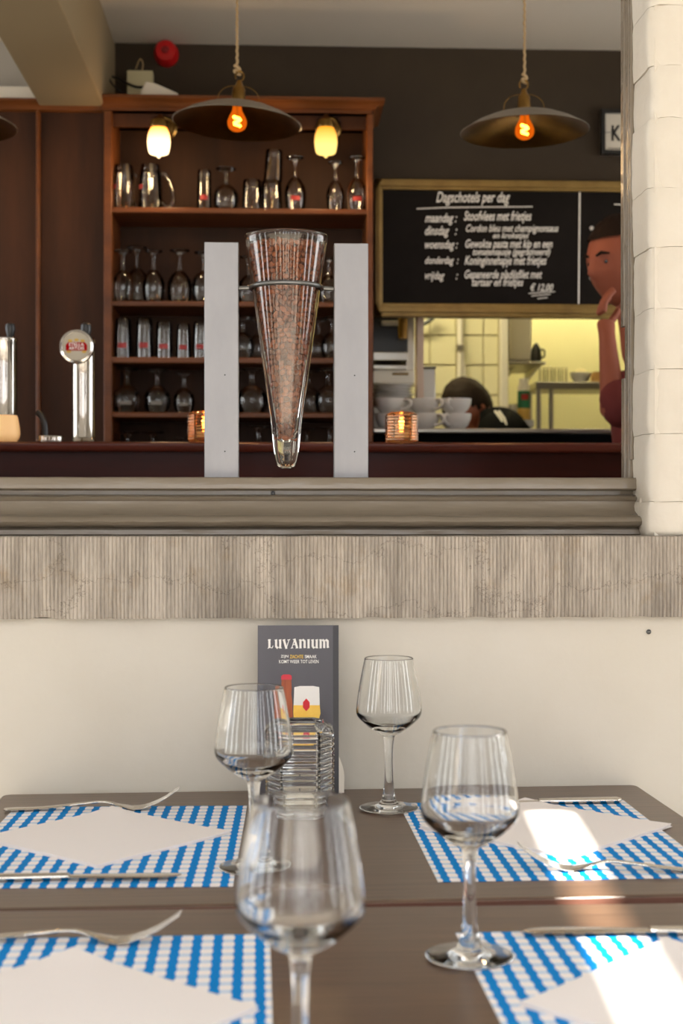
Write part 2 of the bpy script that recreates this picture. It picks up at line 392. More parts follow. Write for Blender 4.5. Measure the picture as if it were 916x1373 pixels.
for i, x in enumerate((-3.3, -1.9, -.95, .95, 1.9, 3.3)):  # unseen posts added to stripe the reflections in the glasses
    struct('trim_reflection_post_%d' % (i + 1), MB().box(x - .04, x + .04, -1.72, -1.64, 0, ZR), M['postgrey'], 'unseen terrace post added to stripe the reflections')
for i, (x, ya, yb) in enumerate(((-3.35, -1.6, -1.15), (-3.35, -.7, .1), (-3.35, .45, 1.3), (-3.35, 1.6, 2.0), (3.35, -1.6, -1.1), (3.35, -.75, .15), (3.35, .5, 1.25), (3.35, 1.6, 2.0))):  # unseen panels added to split the bright side bands in the glass
    struct('wall_reflection_panel_%d' % (i + 1), MB().box(x - .02, x + .02, ya, yb, 0, ZR), M['postgrey'], 'unseen side panel added to break up reflections')
# unseen house blocks added to darken reflections, gaps shaped for streaks of sky
for i, (xa, xb, hh) in enumerate(((-13, -7.4, 6.5), (-6.2, -4.2, 5.6), (-3.3, -2.0, 6.2), (-1.35, -.55, 5.6), (.15, .8, 5.9), (1.45, 2.4, 6.4), (3.2, 4.5, 5.8), (5.6, 7.2, 6.2), (8.4, 13, 6.6))):
    struct('wall_added_house_%d' % (i + 1), MB().box(xa, xb, -9.6, -9.0, 0, hh), M['street'], 'unseen house block added to darken reflections')
# --- house front
XJ = P(846, 500, 2.13).x           # right jamb of the window opening
XLO = -2.1; ZTOP = 2.3
stone_z0 = P(458, 829, 2.0).z; stone_z1 = P(458, 719, 2.0).z
wl = struct('wall_front', MB().box(-3.6, 3.6, YW, YI, 0, stone_z0), M['plaster'], 'cream plaster wall below the window')
struct('wall_upper', MB().box(-3.6, 3.6, YW, YI, ZTOP, 3.4), M['plaster'], 'wall above the window')
struct('wall_left_pier', MB().box(-3.6, XLO, YW, YI, stone_z1, ZTOP), M['plaster'], 'cream pier left of window')
wb = struct('wall_right_pier', MB().box(XJ + .008, 3.6, YW + .005, YI, stone_z1, ZTOP), M['brickpaint'], 'cream painted brick pier')
# painted bricks of the pier, each a piece with soft irregular edges
zj = [P(890, y, YW).z for y in (718, 673, 581, 495, 413, 330, 251, 157, 86, 6)]
while zj[-1] < ZTOP - .09: zj.append(zj[-1] + .088)
zj[-1] = min(zj[-1], ZTOP)
rnd = random.Random(3)
def brick(x0, x1, z0, z1, corner):
    from mathutils import noise as NZ
    y0, y1 = YW, (YI - .035 if corner else YW + .05)
    me = bpy.data.meshes.new('brick'); bm = bmesh.new(); bmesh.ops.create_cube(bm, size=1)
    bmesh.ops.subdivide_edges(bm, edges=bm.edges[:], cuts=6, use_grid_fill=True)
    for v in bm.verts:
        c = v.co; q = Vector((x0 + (c.x + .5) * (x1 - x0), y0 + (c.y + .5) * (y1 - y0), z0 + (c.z + .5) * (z1 - z0)))
        ez = max(0, abs(c.z) - .33) / .17
        if c.y < -.49: q.y += .0016 * ez ** 3 + (.007 if c.x < -.49 and corner else 0)
        if c.x < -.49 and corner: q.x += .0016 * ez ** 3 + (.003 if c.y < -.49 else 0) + .004 * max(0, NZ.noise(q * 30)) * (c.y < -.2)
        v.co = q + NZ.noise_vector(q * 14) * .0022 + NZ.noise_vector(q * 45) * .0012
    bm.to_mesh(me); bm.free(); me.polygons.foreach_set('use_smooth', [True] * len(me.polygons)); me.set_sharp_from_angle(angle=R(75))
    return link('brick', me, M['brickpaint'], wb)
for i, (za, zb) in enumerate(zip(zj, zj[1:])):
    x = XJ + rnd.uniform(-.002, .002); first = True; wdt = .11 if i % 2 else .2
    while x < 1.35:
        brick(x, x + wdt, za + .0003, zb - .0003, first); x += wdt + .001; wdt = .2; first = False
# screw in the plaster
p = P(870, 847, YW - .001); sc_ = thing('screw', 'small dark screw head in the plaster under the stone sill', 'screw', p)
MB().lathe([(0, 0), (.0032, 0), (.0036, .0008), (.003, .0022), (0, .0026)], 14, mtx=Matrix.Rotation(R(90), 4, 'X')).build('head', M['black'], sc_)
MB().box(-.0026, .0026, -.0031, -.0024, -.0004, .0004).build('slot', M['ring_steel'], sc_)

# --- stone sill: sawn vertical grooves as real relief
from mathutils import noise as NZ
def stone_sill():
    mb = MB(); x0, x1 = -2.4, 1.6; n = 1480; zs = [stone_z0, stone_z0 + .004, stone_z0 + .012, stone_z0 + .024, stone_z0 + .045, stone_z0 + .07, stone_z0 + .095, stone_z1 - .006, stone_z1 - .001, stone_z1]
    nz = len(zs); yb = YI
    for i in range(n + 1):
        x = x0 + (x1 - x0) * i / n; ridge = (i % 2) * .0026 * (0.6 + .6 * NZ.noise(Vector((x * 9, 0, 3))))
        for j, z in enumerate(zs):
            q = Vector((x * 30, z * 30, 1)); y = 2.0 + ridge + .0012 * NZ.noise(q)
            ch = NZ.noise(Vector((x * 26, 7, z * 8)))
            if j <= 2: y += max(0, ch + .1) * .012 * (1 - j / 3); z2 = z + (max(0, ch) * .004 if j == 0 else 0)
            elif j == nz - 1: y += .004; z2 = z
            else: z2 = z
            mb.v.append((x, y, z2))
        mb.v.append((x, yb, stone_z1)); mb.v.append((x, yb, stone_z0))
    m = nz + 2
    for i in range(n):
        for j in range(m): j2 = (j + 1) % m; mb.f.append((i * m + j, (i + 1) * m + j, (i + 1) * m + j2, i * m + j2))
    mb.f.append(tuple(range(m))); mb.f.append(tuple(n * m + j for j in reversed(range(m))))
    return mb
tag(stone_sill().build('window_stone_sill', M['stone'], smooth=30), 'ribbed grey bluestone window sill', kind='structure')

# --- window frame: moulded bottom rail, jambs, stops
win = tag(bpy.data.objects.new('window_1', None), 'open window with taupe painted wooden frame', kind='structure'); COL.objects.link(win)
def zr(py): return P(458, py, 2.1).z
prof = [(2.20, zr(640)), (2.103, zr(640)), (2.100, zr(643)), (2.100, zr(655)), (2.104, zr(657)), (2.122, zr(658)), (2.122, zr(663)),
        (2.106, zr(664)), (2.100, zr(667)), (2.103, zr(670)), (2.109, zr(672)), (2.108, zr(678)), (2.100, zr(685)), (2.084, zr(690)),
        (2.070, zr(692)), (2.060, zr(695)), (2.056, zr(699)), (2.060, zr(703)), (2.070, zr(706)), (2.078, zr(707)), (2.072, zr(710)), (2.072, zr(716)), (2.078, stone_z1), (2.20, stone_z1)]
XS = P(857, 680, 2.09).x
def rail():
    mb = MB(); n = 220; x0 = XLO; m = len(prof)
    for i in range(n + 1):
        x = x0 + (XS - x0) * i / n
        for y, z in prof:
            nn = NZ.noise(Vector((x * 14, z * 60, 2))); a = .0022 if zr(706) < z < zr(690) else .0006
            mb.v.append((x, y + a * nn, z + (a * .5) * NZ.noise(Vector((x * 25, z * 40, 9)))))
    for i in range(n):
        for j in range(m): j2 = (j + 1) % m; mb.f.append((i * m + j, i * m + j2, (i + 1) * m + j2, (i + 1) * m + j))
    mb.f.append(tuple(range(m))); mb.f.append(tuple(n * m + j for j in range(m))); return mb
rail().build('bottom_rail', M['brown_paint'], win, smooth=50)
def wavy_bar(name, xa, xb, ya, yb, za, zb, amp=.0012):
    mb = MB(); n = max(6, int((zb - za) / .02)); secs = []
    for i in range(n + 1):
        z = za + (zb - za) * i / n; d = amp * NZ.noise(Vector((xa * 50, 4, z * 40))); e = amp * NZ.noise(Vector((xb * 50, 9, z * 55)))
        c = (xb - xa) * .25
        secs.append([(xa + c + d, ya, z), (xa + d, ya + c, z), (xa, yb, z), (xb + e, yb, z), (xb + e, ya + c, z), (xb - c + e, ya, z)])
    return mb.loft(secs).build(name, M['brown_paint'], win, smooth=40)
xj1 = P(839, 500, 2.14).x; xj0 = P(832.5, 500, 2.16).x
wavy_bar('jamb', xj1, XJ + .004, 2.122, 2.145, zr(640), ZTOP)
wavy_bar('jamb_bead', xj1 + .001, xj1 + .007, 2.114, 2.124, zr(615), ZTOP)
wavy_bar('stop_strip', xj0, xj1 + .002, 2.142, 2.16, P(836, 437, 2.14).z, ZTOP)
wavy_bar('stop_strip', xj0 + .001, xj1 + .003, 2.142, 2.16, zr(640), P(836, 507, 2.14).z)
wavy_bar('jamb', XLO, XLO + .05, 2.118, YI, zr(640), ZTOP)
MB().box(XLO, XJ, 2.118, YI, ZTOP - .05, ZTOP).build('head_rail', M['brown_paint'], win)
pn = P(366, 661.5, 2.118); MB().lathe([(0, 0), (.0035, 0), (.003, .004), (0, .005)], 10, c=pn, mtx=Matrix.Rotation(R(90), 4, 'X')).build('nail_head', M['black'], win)
# flaked old paint at the rail end
MB().lathe([(0, 0), (.006, .004), (.009, .02), (.006, .05), (.0, .06)], 9, c=(XS + .003, 2.075, zr(715))).build('flaked_filler', M['brickpaint'], win)

# --- bar room shell
XL_, XR_ = -3.3, 2.7
struct('floor_bar', MB().box(XL_, XR_, YI, 7.6, .1, .15), mat('pale_floor_tiles', (176, 166, 150), .5), 'bar room floor')
struct('ceiling', MB().box(XL_, XR_, YI, 7.6, CEIL, CEIL + .12), M['ceiling'], 'grey white bar ceiling')
wrgt = MB(); wrgt.box(XR_, XR_ + .12, YI, 2.4, .15, CEIL); wrgt.box(XR_, XR_ + .12, 4.0, 7.6, .15, CEIL); wrgt.box(XR_, XR_ + .12, 2.4, 4.0, .15, 1.0); wrgt.box(XR_, XR_ + .12, 2.4, 4.0, 2.3, CEIL)
struct('wall_right', wrgt, M['white_paint'], 'right wall of bar room with added daylight opening')  # side opening out of view, added to raise the room's daylight
wlft = MB()                         # left wall of the bar room with a tall unseen opening added for fill daylight
wlft.box(XL_ - .12, XL_, YI, 2.3, .15, CEIL); wlft.box(XL_ - .12, XL_, 4.42, 7.6, .15, CEIL); wlft.box(XL_ - .12, XL_, 2.3, 4.42, .15, .9); wlft.box(XL_ - .12, XL_, 2.3, 4.42, 2.35, CEIL)
struct('wall_left', wlft, M['white_paint'], 'left wall of bar room with added daylight opening')
# back wall around the kitchen hatch
xo = P(501, 500, YB).x; xo2 = 1.35
zo0 = P(620, 590, YB).z; zo1 = P(620, 419, YB).z
xbm = P(150, 60, YB).x
struct('wall_back', MB().box(xbm, xo, YB, YB + .14, .15, CEIL), M['darkwall'], 'dark brown painted back wall')
struct('wall_back_above', MB().box(xo, xo2, YB, YB + .14, zo1, CEIL), M['darkwall'], 'dark brown wall above the kitchen hatch')
struct('wall_back_below', MB().box(xo, xo2, YB, YB + .14, .15, zo0 - .03), M['darkwall'], 'wall below the kitchen hatch')
struct('wall_back_right', MB().box(xo2, XR_, YB, YB + .14, .15, CEIL), M['darkwall'], 'dark brown wall right of the hatch')
struct('wall_back_alcove', MB().box(XL_, xbm, YB, YB + .14, .15, CEIL), M['paleroom'], 'pale wall left of the beam')
YC = 4.20                           # front of the back bar cabinet
xb1 = P(139, 140, YC).x; xb0 = P(52, 140, YC).x; zb = P(100, 141, YC).z
struct('ceiling_beam', MB().box(xb0, xb1, YI, YB, zb, CEIL), M['beam'], 'cream boxed ceiling beam', bevel=.004)
struct('trim_1', MB().box(XL_, xb0, YC + .05, YB, P(20, 133, YC + .05).z - .03, P(20, 116, YC + .05).z), M['white_paint'], 'white ledge above the panelling')
# kitchen
YK = 5.6; YK2 = 6.5
xk = P(669, 500, YK).x
wt = struct('wall_kitchen', MB().box(-1.0, xk, YK, YK + .1, .15, CEIL), M['grout'], 'cream tiled kitchen wall')
struct('wall_kitchen_back', MB().box(-1.0, XR_, YK2, YK2 + .1, .15, CEIL), M['kitchenwall'], 'pale yellow kitchen wall')
struct('wall_kitchen_left', MB().box(-1.1, -1.0, YB + .14, YK2, .15, CEIL), M['kitchenwall'], 'kitchen side wall')
struct('trim_2', MB().box(xk, P(682, 500, YK - .05).x, YK - .05, YK + .2, .15, CEIL), M['white_paint'], 'white kitchen pillar', bevel=.004)
tz = [P(600, y, YK).z for y in (610, 570, 530, 490, 450, 410, 370)]; tx = [P(x, 500, YK).x for x in (540, 576, 612, 648, 668.5)]
for a, b in zip(tz, tz[1:]):
    for c, d in zip(tx, tx[1:]):
        MB().box(c + .003, d - .003, YK - .008, YK + .01, a + .003, b - .003).build('tile', M['tile'], wt, bevel=.0025)

# ================================================================== BIG FURNITURE
# back bar cabinet
YCB = 4.42
cab = thing('back_bar_cabinet', 'open wooden back bar cabinet full of glasses under a moulded cornice', 'cabinet', (0, 0, 0))
cxl0, cxl1 = P(139, 300, YC).x, P(150, 300, YC).x; cxr0, cxr1 = P(492, 300, YC).x, P(500.5, 300, YC).x
ctop = P(300, 150, YC).z
MB().box(cxl0, cxl1, YC, YCB + .02, .15, ctop).build('side_panel', M['redwood'], cab, bevel=.003)
MB().box(cxr0, cxr1, YC, YCB + .02, .15, ctop).build('side_panel', M['redwood'], cab, bevel=.003)
MB().box(cxl1, cxr0, YCB, YCB + .02, .15, ctop).build('back_panel', M['backwood'], cab)
MB().box(cxl0, cxr1, YC, YCB + .02, ctop, ctop + .02).build('top_panel', M['darkwood'], cab)
MB().box(cxl1, cxr0, YC + .03, YC + .045, P(300, 171, YC + .03).z, ctop).build('fascia', M['darkwood'], cab)
SH = {}
for i, (ya, yb) in enumerate(((278.5, 286), (404, 411), (479, 487), (553, 560), (629, 637))):
    z1 = P(320, ya, YC).z; z0 = P(320, yb, YC).z; SH[i] = z1
    MB().box(cxl1 - .002, cxr0 + .002, YC + .004, YCB, z0, z1).build('shelf', M['redwood'], cab, bevel=.003)
cprof = [(0, 150), (0, 146), (.010, 145), (.014, 142), (.030, 138), (.036, 137), (.036, 133)]
def cornice(x0, x1, yfront, ret=True):
    mb = MB(); zb_ = [P(300, py, YC).z for _, py in cprof]; secs = []
    for (o, _), z in zip(cprof, zb_):
        secs.append([(x0, YCB + .02, z), (x0, yfront - o, z), (x1 + (o if ret else 0), yfront - o, z), (x1 + (o if ret else 0), YCB + .02, z)])
    return mb.loft(secs)
cornice(cxl0 - .004, cxr1 - .004, YC - .002).build('cornice', M['redwood'], cab)
# wall panelling left of the cabinet
pan = thing('wood_panelling', 'dark stained wall panelling left of the back bar cabinet', 'panelling', (0, 0, 0))
pz = P(60, 146, YC).z
xt0, xt1 = P(47, 300, YC).x, P(52.5, 300, YC).x
MB().box(xt1 - .005, cxl0, YC + .03, YC + .06, .15, pz).build('panel', M['darkwood'], pan)
MB().box(-2.6, xt0 + .005, YC + .03, YC + .06, .15, pz).build('panel', M['darkwood'], pan)
MB().box(xt0, xt1, YC + .012, YC + .06, .15, pz).build('strip', M['redwood'], pan, bevel=.004)
mb = MB(); secs = []
for o, py in ((0, 147), (.008, 145), (.012, 141), (.022, 138), (.03, 136), (.03, 133)):
    z = P(60, py, YC).z; secs.append([(-2.6, YC + .06, z), (-2.6, YC + .02 - o, z), (cxl0 - .006, YC + .02 - o, z), (cxl0 - .006, YC + .06, z)])
mb.loft(secs).build('top_moulding', M['redwood'], pan)

# bar counter
YBAR = 3.30
ZBAR = P(300, 592, YBAR).z
bar = thing('bar_counter', 'dark mahogany bar counter running behind the window', 'bar counter', (0, 0, .15))
bz = ZBAR - .15
xe = P(1010, 600, YBAR).x
noz = P(300, 605, YBAR).z - .15
mb = MB(); secs = []
pr = [(YBAR + .02, bz), (YBAR + .006, bz - .001), (YBAR, bz - .006), (YBAR, noz + .006), (YBAR + .006, noz), (YBAR + .42, noz), (YBAR + .42, bz)]
mb.loft([[(x, y, z) for y, z in pr] for x in (-2.6, xe)]).build('counter_top', M['mahogany'], bar, smooth=50)
MB().box(-2.6, xe - .02, YBAR + .035, YBAR + .4, 0, noz).build('front_panel', M['mahogany_dark'], bar)
MB().box(-2.6, xe - .02, YBAR + .02, YBAR + .04, 0, .12).build('kick_board', M['mahogany'], bar)

# kitchen hatch worktop
zl1 = P(650, 574.5, 4.25).z; zl0 = P(650, 580.5, 4.25).z
hat = thing('hatch_worktop', 'grey steel worktop of the kitchen hatch holding the cups', 'worktop', (0, 0, 0))
MB().box(P(501, 577, 4.25).x, 1.33, 4.25, 4.98, zl0, zl1).build('top', M['inox'], hat, bevel=.003)
MB().box(P(501, 577, 4.25).x + .01, 1.3, 4.32, YB - .002, .15, zl0).build('base', M['blackcloth'], hat)

# ================================================================== TABLES
def table(name, label, bl, br, depth, left_round=True):
    """bl, br: world points of the far edge"""
    bl = Vector((bl.x, bl.y)); br = Vector((br.x, br.y)); ux = (br - bl).normalized(); ang = math.atan2(ux.y, ux.x); w = (br - bl).length
    t = thing(name, label, 'table', (bl.x, bl.y, 0), ang)
    def rr(r0):
        pts = [];
        for cx, cy, a0 in ((w - r0, -r0, 0), (r0, -r0, 90), (r0, -depth + r0, 180), (w - r0, -depth + r0, 270)):
            for k in range(5): a = R(a0 + 22.5 * k); pts.append((cx + r0 * math.cos(a), cy + r0 * math.sin(a)))
        return pts
    mb = MB(); mb.prism(rr(.012), .716, .75, lambda u, v, z: (u, v, z)); mb.build('table_top', M['table'], t, bevel=.0025)
    MB().box(.012, w - .012, -depth - .0012, -depth + .002, .718, .7475).build('edge_band', M['tableedge'], t)
    e = MB(); e.box(.03, w - .03, -.052, -.03, .63, .715); e.box(.03, w - .03, -depth + .03, -depth + .052, .63, .715); e.box(.03, .052, -depth + .05, -.05, .63, .715); e.box(w - .052, w - .03, -depth + .05, -.05, .63, .715)
    e.build('apron', M['tableedge'], t)
    for cx in (.06, w - .06):
        for cy in (-.06, -depth + .06): MB().box(cx - .025, cx + .025, cy - .025, cy + .025, 0, .715).build('leg', M['table'], t, bevel=.003)
    return t
tbl, tbr = T(4, 1065), T(853, 1052)
tsl = T(0, 1214.5); tsr = T(916, 1203.5)
wv = (Vector((tbr.x, tbr.y)) - Vector((tbl.x, tbl.y)))
nrm = Vector((wv.y, -wv.x)).normalized()
dep = ((Vector((tsl.x, tsl.y)) - Vector((tbl.x, tbl.y))).dot(nrm) + (Vector((tsr.x, tsr.y)) - Vector((tbr.x, tbr.y))).dot(nrm)) / 2
table('dining_table', 'dark wooden dining table standing against the plaster wall', tbl, tbr, dep)
g0 = T(100, 1220); g1 = T(800, 1211.5)
gv = (g1 - g0); gv = Vector((gv.x, gv.y)).normalized()
mid = Vector(((g0.x + g1.x) / 2, (g0.y + g1.y) / 2)); mid.x = (tbl.x + tbr.x) / 2
table('dining_table', 'dark wooden dining table nearer the viewer, pushed against the other table', mid - gv * .44, mid + gv * .445, .62)

# ================================================================== PLACEMATS, NAPKINS
ZT = .75
def cam2w(xr, d, z): return CAM + _R * xr + _F * d + Vector((0, 0, z - CAMZ))
def placemat(corner_px, side, th, label):
    """corner_px: far inner corner; side 'L' means the mat lies to the left of it"""
    c = T(*corner_px, z=ZT + .001); a = R(th) - YAW
    w, h = .305, .405
    x0, x1 = (-w, 0) if side == 'L' else (0, w)
    o = MB().box(x0, x1, -h, 0, 0, .0007).build('placemat', M['gingham'], None, (c.x, c.y, ZT + .0002), (0, 0, a), smooth=0)
    return tag(o, label, 'placemat', 'blue gingham placemats')
placemat((331.5, 1080), 'L', 1.7, 'blue and white gingham paper placemat, left one on the far table')
placemat((534.5, 1076.5), 'R', 3.6, 'blue and white gingham paper placemat, right one on the far table')
placemat((362, 1252), 'L', 3.4, 'blue and white gingham paper placemat, left one on the near table')
placemat((611, 1250.5), 'R', 3.9, 'blue and white gingham paper placemat, right one on the near table')
def napkin(xr, d, side, th, label, seed):
    rr = random.Random(seed); p = cam2w(xr, d, ZT + .001); n = 14; a = R(45 + th) - YAW
    t = thing('napkin', label, 'napkin', (p.x, p.y, ZT + .0011), a, 'folded white napkins')
    h = side / 2
    for li, (lift, inset) in enumerate(((0, 0), (.0011, .0012), (.0022, .0006))):
        mb = MB()
        for zt in (0, 1):
            for j in range(n + 1):
                for i in range(n + 1):
                    u = i / n * 2 - 1; v = j / n * 2 - 1; x = u * (h - inset); y = v * (h - inset)
                    wv_ = .0007 * NZ.noise(Vector((u * 1.5 + seed * 3, v * 1.5, li)))
                    curl = .0032 * max(0, u * v - .55 if (u > 0) else 0) * (li + .4) + .002 * max(0, -u * v - .7) * li
                    mb.v.append((x, y, lift + zt * .0008 + max(0, wv_) * (li > 0) + curl))
        N1 = n + 1
        for zt in (0, 1):
            for j in range(n):
                for i in range(n):
                    a_ = zt * N1 * N1 + j * N1 + i; mb.f.append((a_, a_ + 1, a_ + N1 + 1, a_ + N1))
        rim = [i for i in range(n)] + [n + j * N1 for j in range(n)] + [n * N1 + n - i for i in range(n)] + [(n - j) * N1 for j in range(n)]
        for q in range(len(rim)):
            a_, b_ = rim[q], rim[(q + 1) % len(rim)]; mb.f.append((a_, b_, b_ + N1 * N1, a_ + N1 * N1))
        mb.build('ply', M['paper'], t, smooth=50)
napkin(-.2830, 1.703, .213, 6, 'white folded paper napkin on the left placemat of the far table', 1)
napkin(.2515, 1.751, .222, 2, 'white folded paper napkin partly in the sun stripe, right placemat of the far table', 2)
napkin(-.2220, 1.095, .224, 5, 'white folded paper napkin on the left placemat of the near table', 3)
napkin(.2966, 1.1245, .222, 2, 'white folded paper napkin crossed by the sun stripe, right placemat of the near table', 4)

# ================================================================== CUTLERY
def strip_sec(s, w, h, t, dirx=1):
    """cross-section of a flat bar at station s (x), height h of its centre"""
    a = w / 2; b = t / 2; out = []
    for k in range(10):
        an = 2 * math.pi * k / 10; cx = math.copysign(abs(math.cos(an)) ** .6, math.cos(an)); cz = math.copysign(abs(math.sin(an)) ** .8, math.sin(an))
        out.append(Vector((s, cx * a, h + cz * b)))
    return out
FH = [(0, .0022), (.05, .0035), (.10, .0085), (.128, .0105), (.150, .0055), (.166, .0022), (.180, .0035), (.205, .0135), (.226, .0275)]
FWd = [(0, .006), (.006, .017), (.05, .013), (.10, .0075), (.13, .006), (.145, .010), (.16, .0235), (.185, .0245)]
def fork_mesh(label, loc, rotz):
    t = thing('fork', label, 'fork', loc, rotz, 'table forks')
    def hgt(s): return spline_h(FH, s)
    S = [i / 40 * .168 for i in range(41)]
    MB().loft([strip_sec(s, interp(FWd, s), hgt(s), .0032 if s < .14 else .0032 - (s - .14) * .03) for s in S]).build('handle', M['silver'], t, smooth=50)
    for k in range(4):
        yc = (k - 1.5) * .0066; S2 = [.166 + i / 14 * .060 for i in range(15)]
        mb = MB(); secs = []
        for s in S2:
            f = (s - .166) / .06; w = .0062 if f < .22 else .0046 - .0022 * f
            q = strip_sec(s, w, hgt(s), .0020 - .0007 * f)
            secs.append([p + Vector((0, yc * (1 - .08 * f), 0)) for p in q])
        mb.loft(secs).build('tine', M['silver'], t, smooth=50)
    return t
def spline_h(tab, s):
    xs = [a for a, _ in tab]
    for i in range(len(tab) - 1):
        if s <= xs[i + 1]:
            x0, y0 = tab[i]; x1, y1 = tab[i + 1]; h = x1 - x0
            m0 = (tab[i + 1][1] - tab[max(i - 1, 0)][1]) / (tab[i + 1][0] - tab[max(i - 1, 0)][0]); j = min(i + 2, len(tab) - 1)
            m1 = (tab[j][1] - tab[i][1]) / (tab[j][0] - tab[i][0]); u = (s - x0) / h
            return (2 * u ** 3 - 3 * u * u + 1) * y0 + (u ** 3 - 2 * u * u + u) * h * m0 + (-2 * u ** 3 + 3 * u * u) * y1 + (u ** 3 - u * u) * h * m1
    return tab[-1][1]
def knife_mesh(label, loc, rotz, tilt=0):
    t = thing('table_knife', label, 'knife', loc, rotz, 'table knives')
    S = [i / 24 * .112 for i in range(25)]
    wt_ = [(0, .008), (.006, .017), (.05, .0155), (.10, .0115), (.112, .0115)]
    MB().loft([strip_sec(s, interp(wt_, s), .0042, .0066 if s > .004 else .004) for s in S]).build('handle', M['silver'], t, smooth=50)
    secs = []
    for i in range(20):
        f = i / 19; s = .108 + f * .122; w = .0125 + .007 * math.sin(min(1, f * 1.4) * math.pi / 2) if f < .8 else .0195 * math.sqrt(max(.02, 1 - ((f - .8) / .2) ** 2))
        q = strip_sec(s, w, .0042, .0022 - .0008 * f); secs.append([p + Vector((0, (w - .0125) * -.25, 0)) for p in q])
    MB().loft(secs).build('blade', M['silver'], t, smooth=50)
    return t
def place_cut(fn, label, p_end, p_tip):
    a, b = T(*p_end, z=ZT + .001), T(*p_tip, z=ZT + .001); v = b - a; L_ = {'f': .226, 'k': .230}['f' if fn is fork_mesh else 'k']
    rz = math.atan2(v.y, v.x); u = Vector((math.cos(rz), math.sin(rz), 0)); base = b - u * L_
    return fn(label, (base.x, base.y, ZT + .0011), rz)
place_cut(fork_mesh, 'steel fork on the left placemat of the far table, beside the plaster wall', (12, 1087.5), (240, 1084.5))
place_cut(fork_mesh, 'steel fork with raised tines on the left placemat of the near table', (-60, 1262), (243, 1264.5))
place_cut(fork_mesh, 'steel fork at the sun stripe on the right placemat of the far table', (960, 1171), (694, 1165))
place_cut(knife_mesh, 'steel table knife on the left placemat of the far table', (-50, 1182), (243, 1178))
place_cut(knife_mesh, 'steel table knife on the right placemat of the far table, beside the wall', (838, 1076), (605, 1080.5))
place_cut(knife_mesh, 'steel table knife on the right placemat of the near table', (1000, 1253), (700, 1254.5))

# ================================================================== WINE GLASSES
def wine_glass(label, px, py=None, d=None, scale=1.):
    if py is not None: p = T(px, py)
    else: p = cam2w((px - 458) * d / FPX, d, ZT)
    t = thing('wine_glass', label, 'wine glass', (p.x, p.y, ZT + .0012), 0, 'empty wine glasses')
    seg = 72
    outer = [tuple(q) for q in spline([(.0085, .0960), (.0135, .0985), (.0235, .1050), (.0350, .1145), (.0412, .1215), (.0431, .1285), (.0420, .1400), (.0392, .1600), (.0355, .1800), (.0322, .1965)], 7)]
    inner = [tuple(q) for q in spline([(.0309, .1968), (.0343, .1800), (.0380, .1600), (.0407, .1400), (.0415, .1300), (.0396, .1240), (.0330, .1170), (.0220, .1100), (.0110, .1066), (.0001, .1058)], 7)]
    rimp = [(.0322, .1965), (.0321, .1974), (.0315, .1978), (.0310, .1975)]
    prof = outer + rimp[1:] + inner[:-1] + [(0, .1058)]
    MB().lathe(prof, seg).build('bowl', M['wine'], t, smooth=60, rawnormals=True)
    st = [tuple(q) for q in spline([(.0115, .0090), (.0090, .0150), (.0068, .0260), (.0056, .0450), (.0052, .0620), (.0056, .0780), (.0066, .0880), (.0073, .0930), (.0085, .0960)], 6)]
    MB().lathe(st, seg).build('stem', M['wine'], t, smooth=60, rawnormals=True)
    ft = [(0, 0), (.0340, 0)] + [tuple(q) for q in spline([(.0365, .0002), (.0382, .0012), (.0382, .0022), (.0340, .0034), (.0250, .0044), (.0180, .0054), (.0140, .0068), (.0115, .0090)], 6)]
    MB().lathe(ft, seg).build('foot', M['wine'], t, smooth=60, rawnormals=True)
    return t
wine_glass('empty wine glass nearest the wall, right of the dark leaflet', 521.5, 1085.5)
wine_glass('empty wine glass on the left far placemat, in front of the dark leaflet', 340.5, 1165)
wine_glass('empty wine glass with its foot on the right near placemat', 630, 1285)
wine_glass('empty blurred wine glass nearest the viewer, cut off at the bottom', 403, d=.945)

# ================================================================== COFFEE BEAN DISPLAY
YP = 2.155
zs_ = P(300, 640, 2.1).z           # top of the rail
def post(px0, px1, label):
    a, b = P(px0, 500, YP - .012).x, P(px1, 500, YP - .012).x; zt = P(300, 324.5, YP - .012).z
    t = thing('display_post', label, 'post', ((a + b) / 2, YP, zs_), 0, 'flat metal posts of the bean display')
    w = (b - a) / 2
    MB().box(-w, w, -.012, .012, 0, zt - zs_).build('plate', M['steel_dull'], t, bevel=.0012)
    for z in (.04, .155): MB().lathe([(0, 0), (.0012, 0), (.001, .0006), (0, .0007)], 10, c=(w * .2, -.0119, z), mtx=Matrix.Rotation(R(90), 4, 'X')).build('pin_hole', M['black'], t)
    return t
post(274, 320, 'left flat brushed aluminium post beside the glass cone')
post(448, 494, 'right flat brushed aluminium post beside the glass cone')
mc = P(384, 500, YP); CX = mc.x; m1 = (P(385, 500, YP) - P(384, 500, YP)).length
def cz(py): return P(384, py, YP).z
CZ0 = cz(628.5)
ring = thing('cone_holder', 'grey steel ring and arms gripping the glass cone between the posts', 'holder', (CX, YP, cz(386)))
rr_ = 47.5 * m1
mb = MB(); n = 56; secs = []
for i in range(n):
    a = 2 * math.pi * i / n; c = Vector((math.cos(a), math.sin(a), 0))
    secs.append([c * rr_ + c * (.0036 * math.cos(2 * math.pi * k / 10)) + Vector((0, 0, .0036 * math.sin(2 * math.pi * k / 10))) for k in range(10)])
mb.loft(secs + [secs[0]], cap=False).build('ring', M['ring_steel'], ring, smooth=60)
for s in (-1, 1):
    MB().tube([(s * (rr_ - .001), 0, 0), (s * 66 * m1, 0, -.0012)], .0036, 10).build('arm', M['ring_steel'], ring)
    MB().lathe([(0, -.003), (.0045, -.002), (.0045, .002), (0, .003)], 10, c=(s * 65.5 * m1, 0, -.001), mtx=Matrix.Rotation(R(90), 4, 'Y')).build('end_knob', M['ring_steel'], ring)
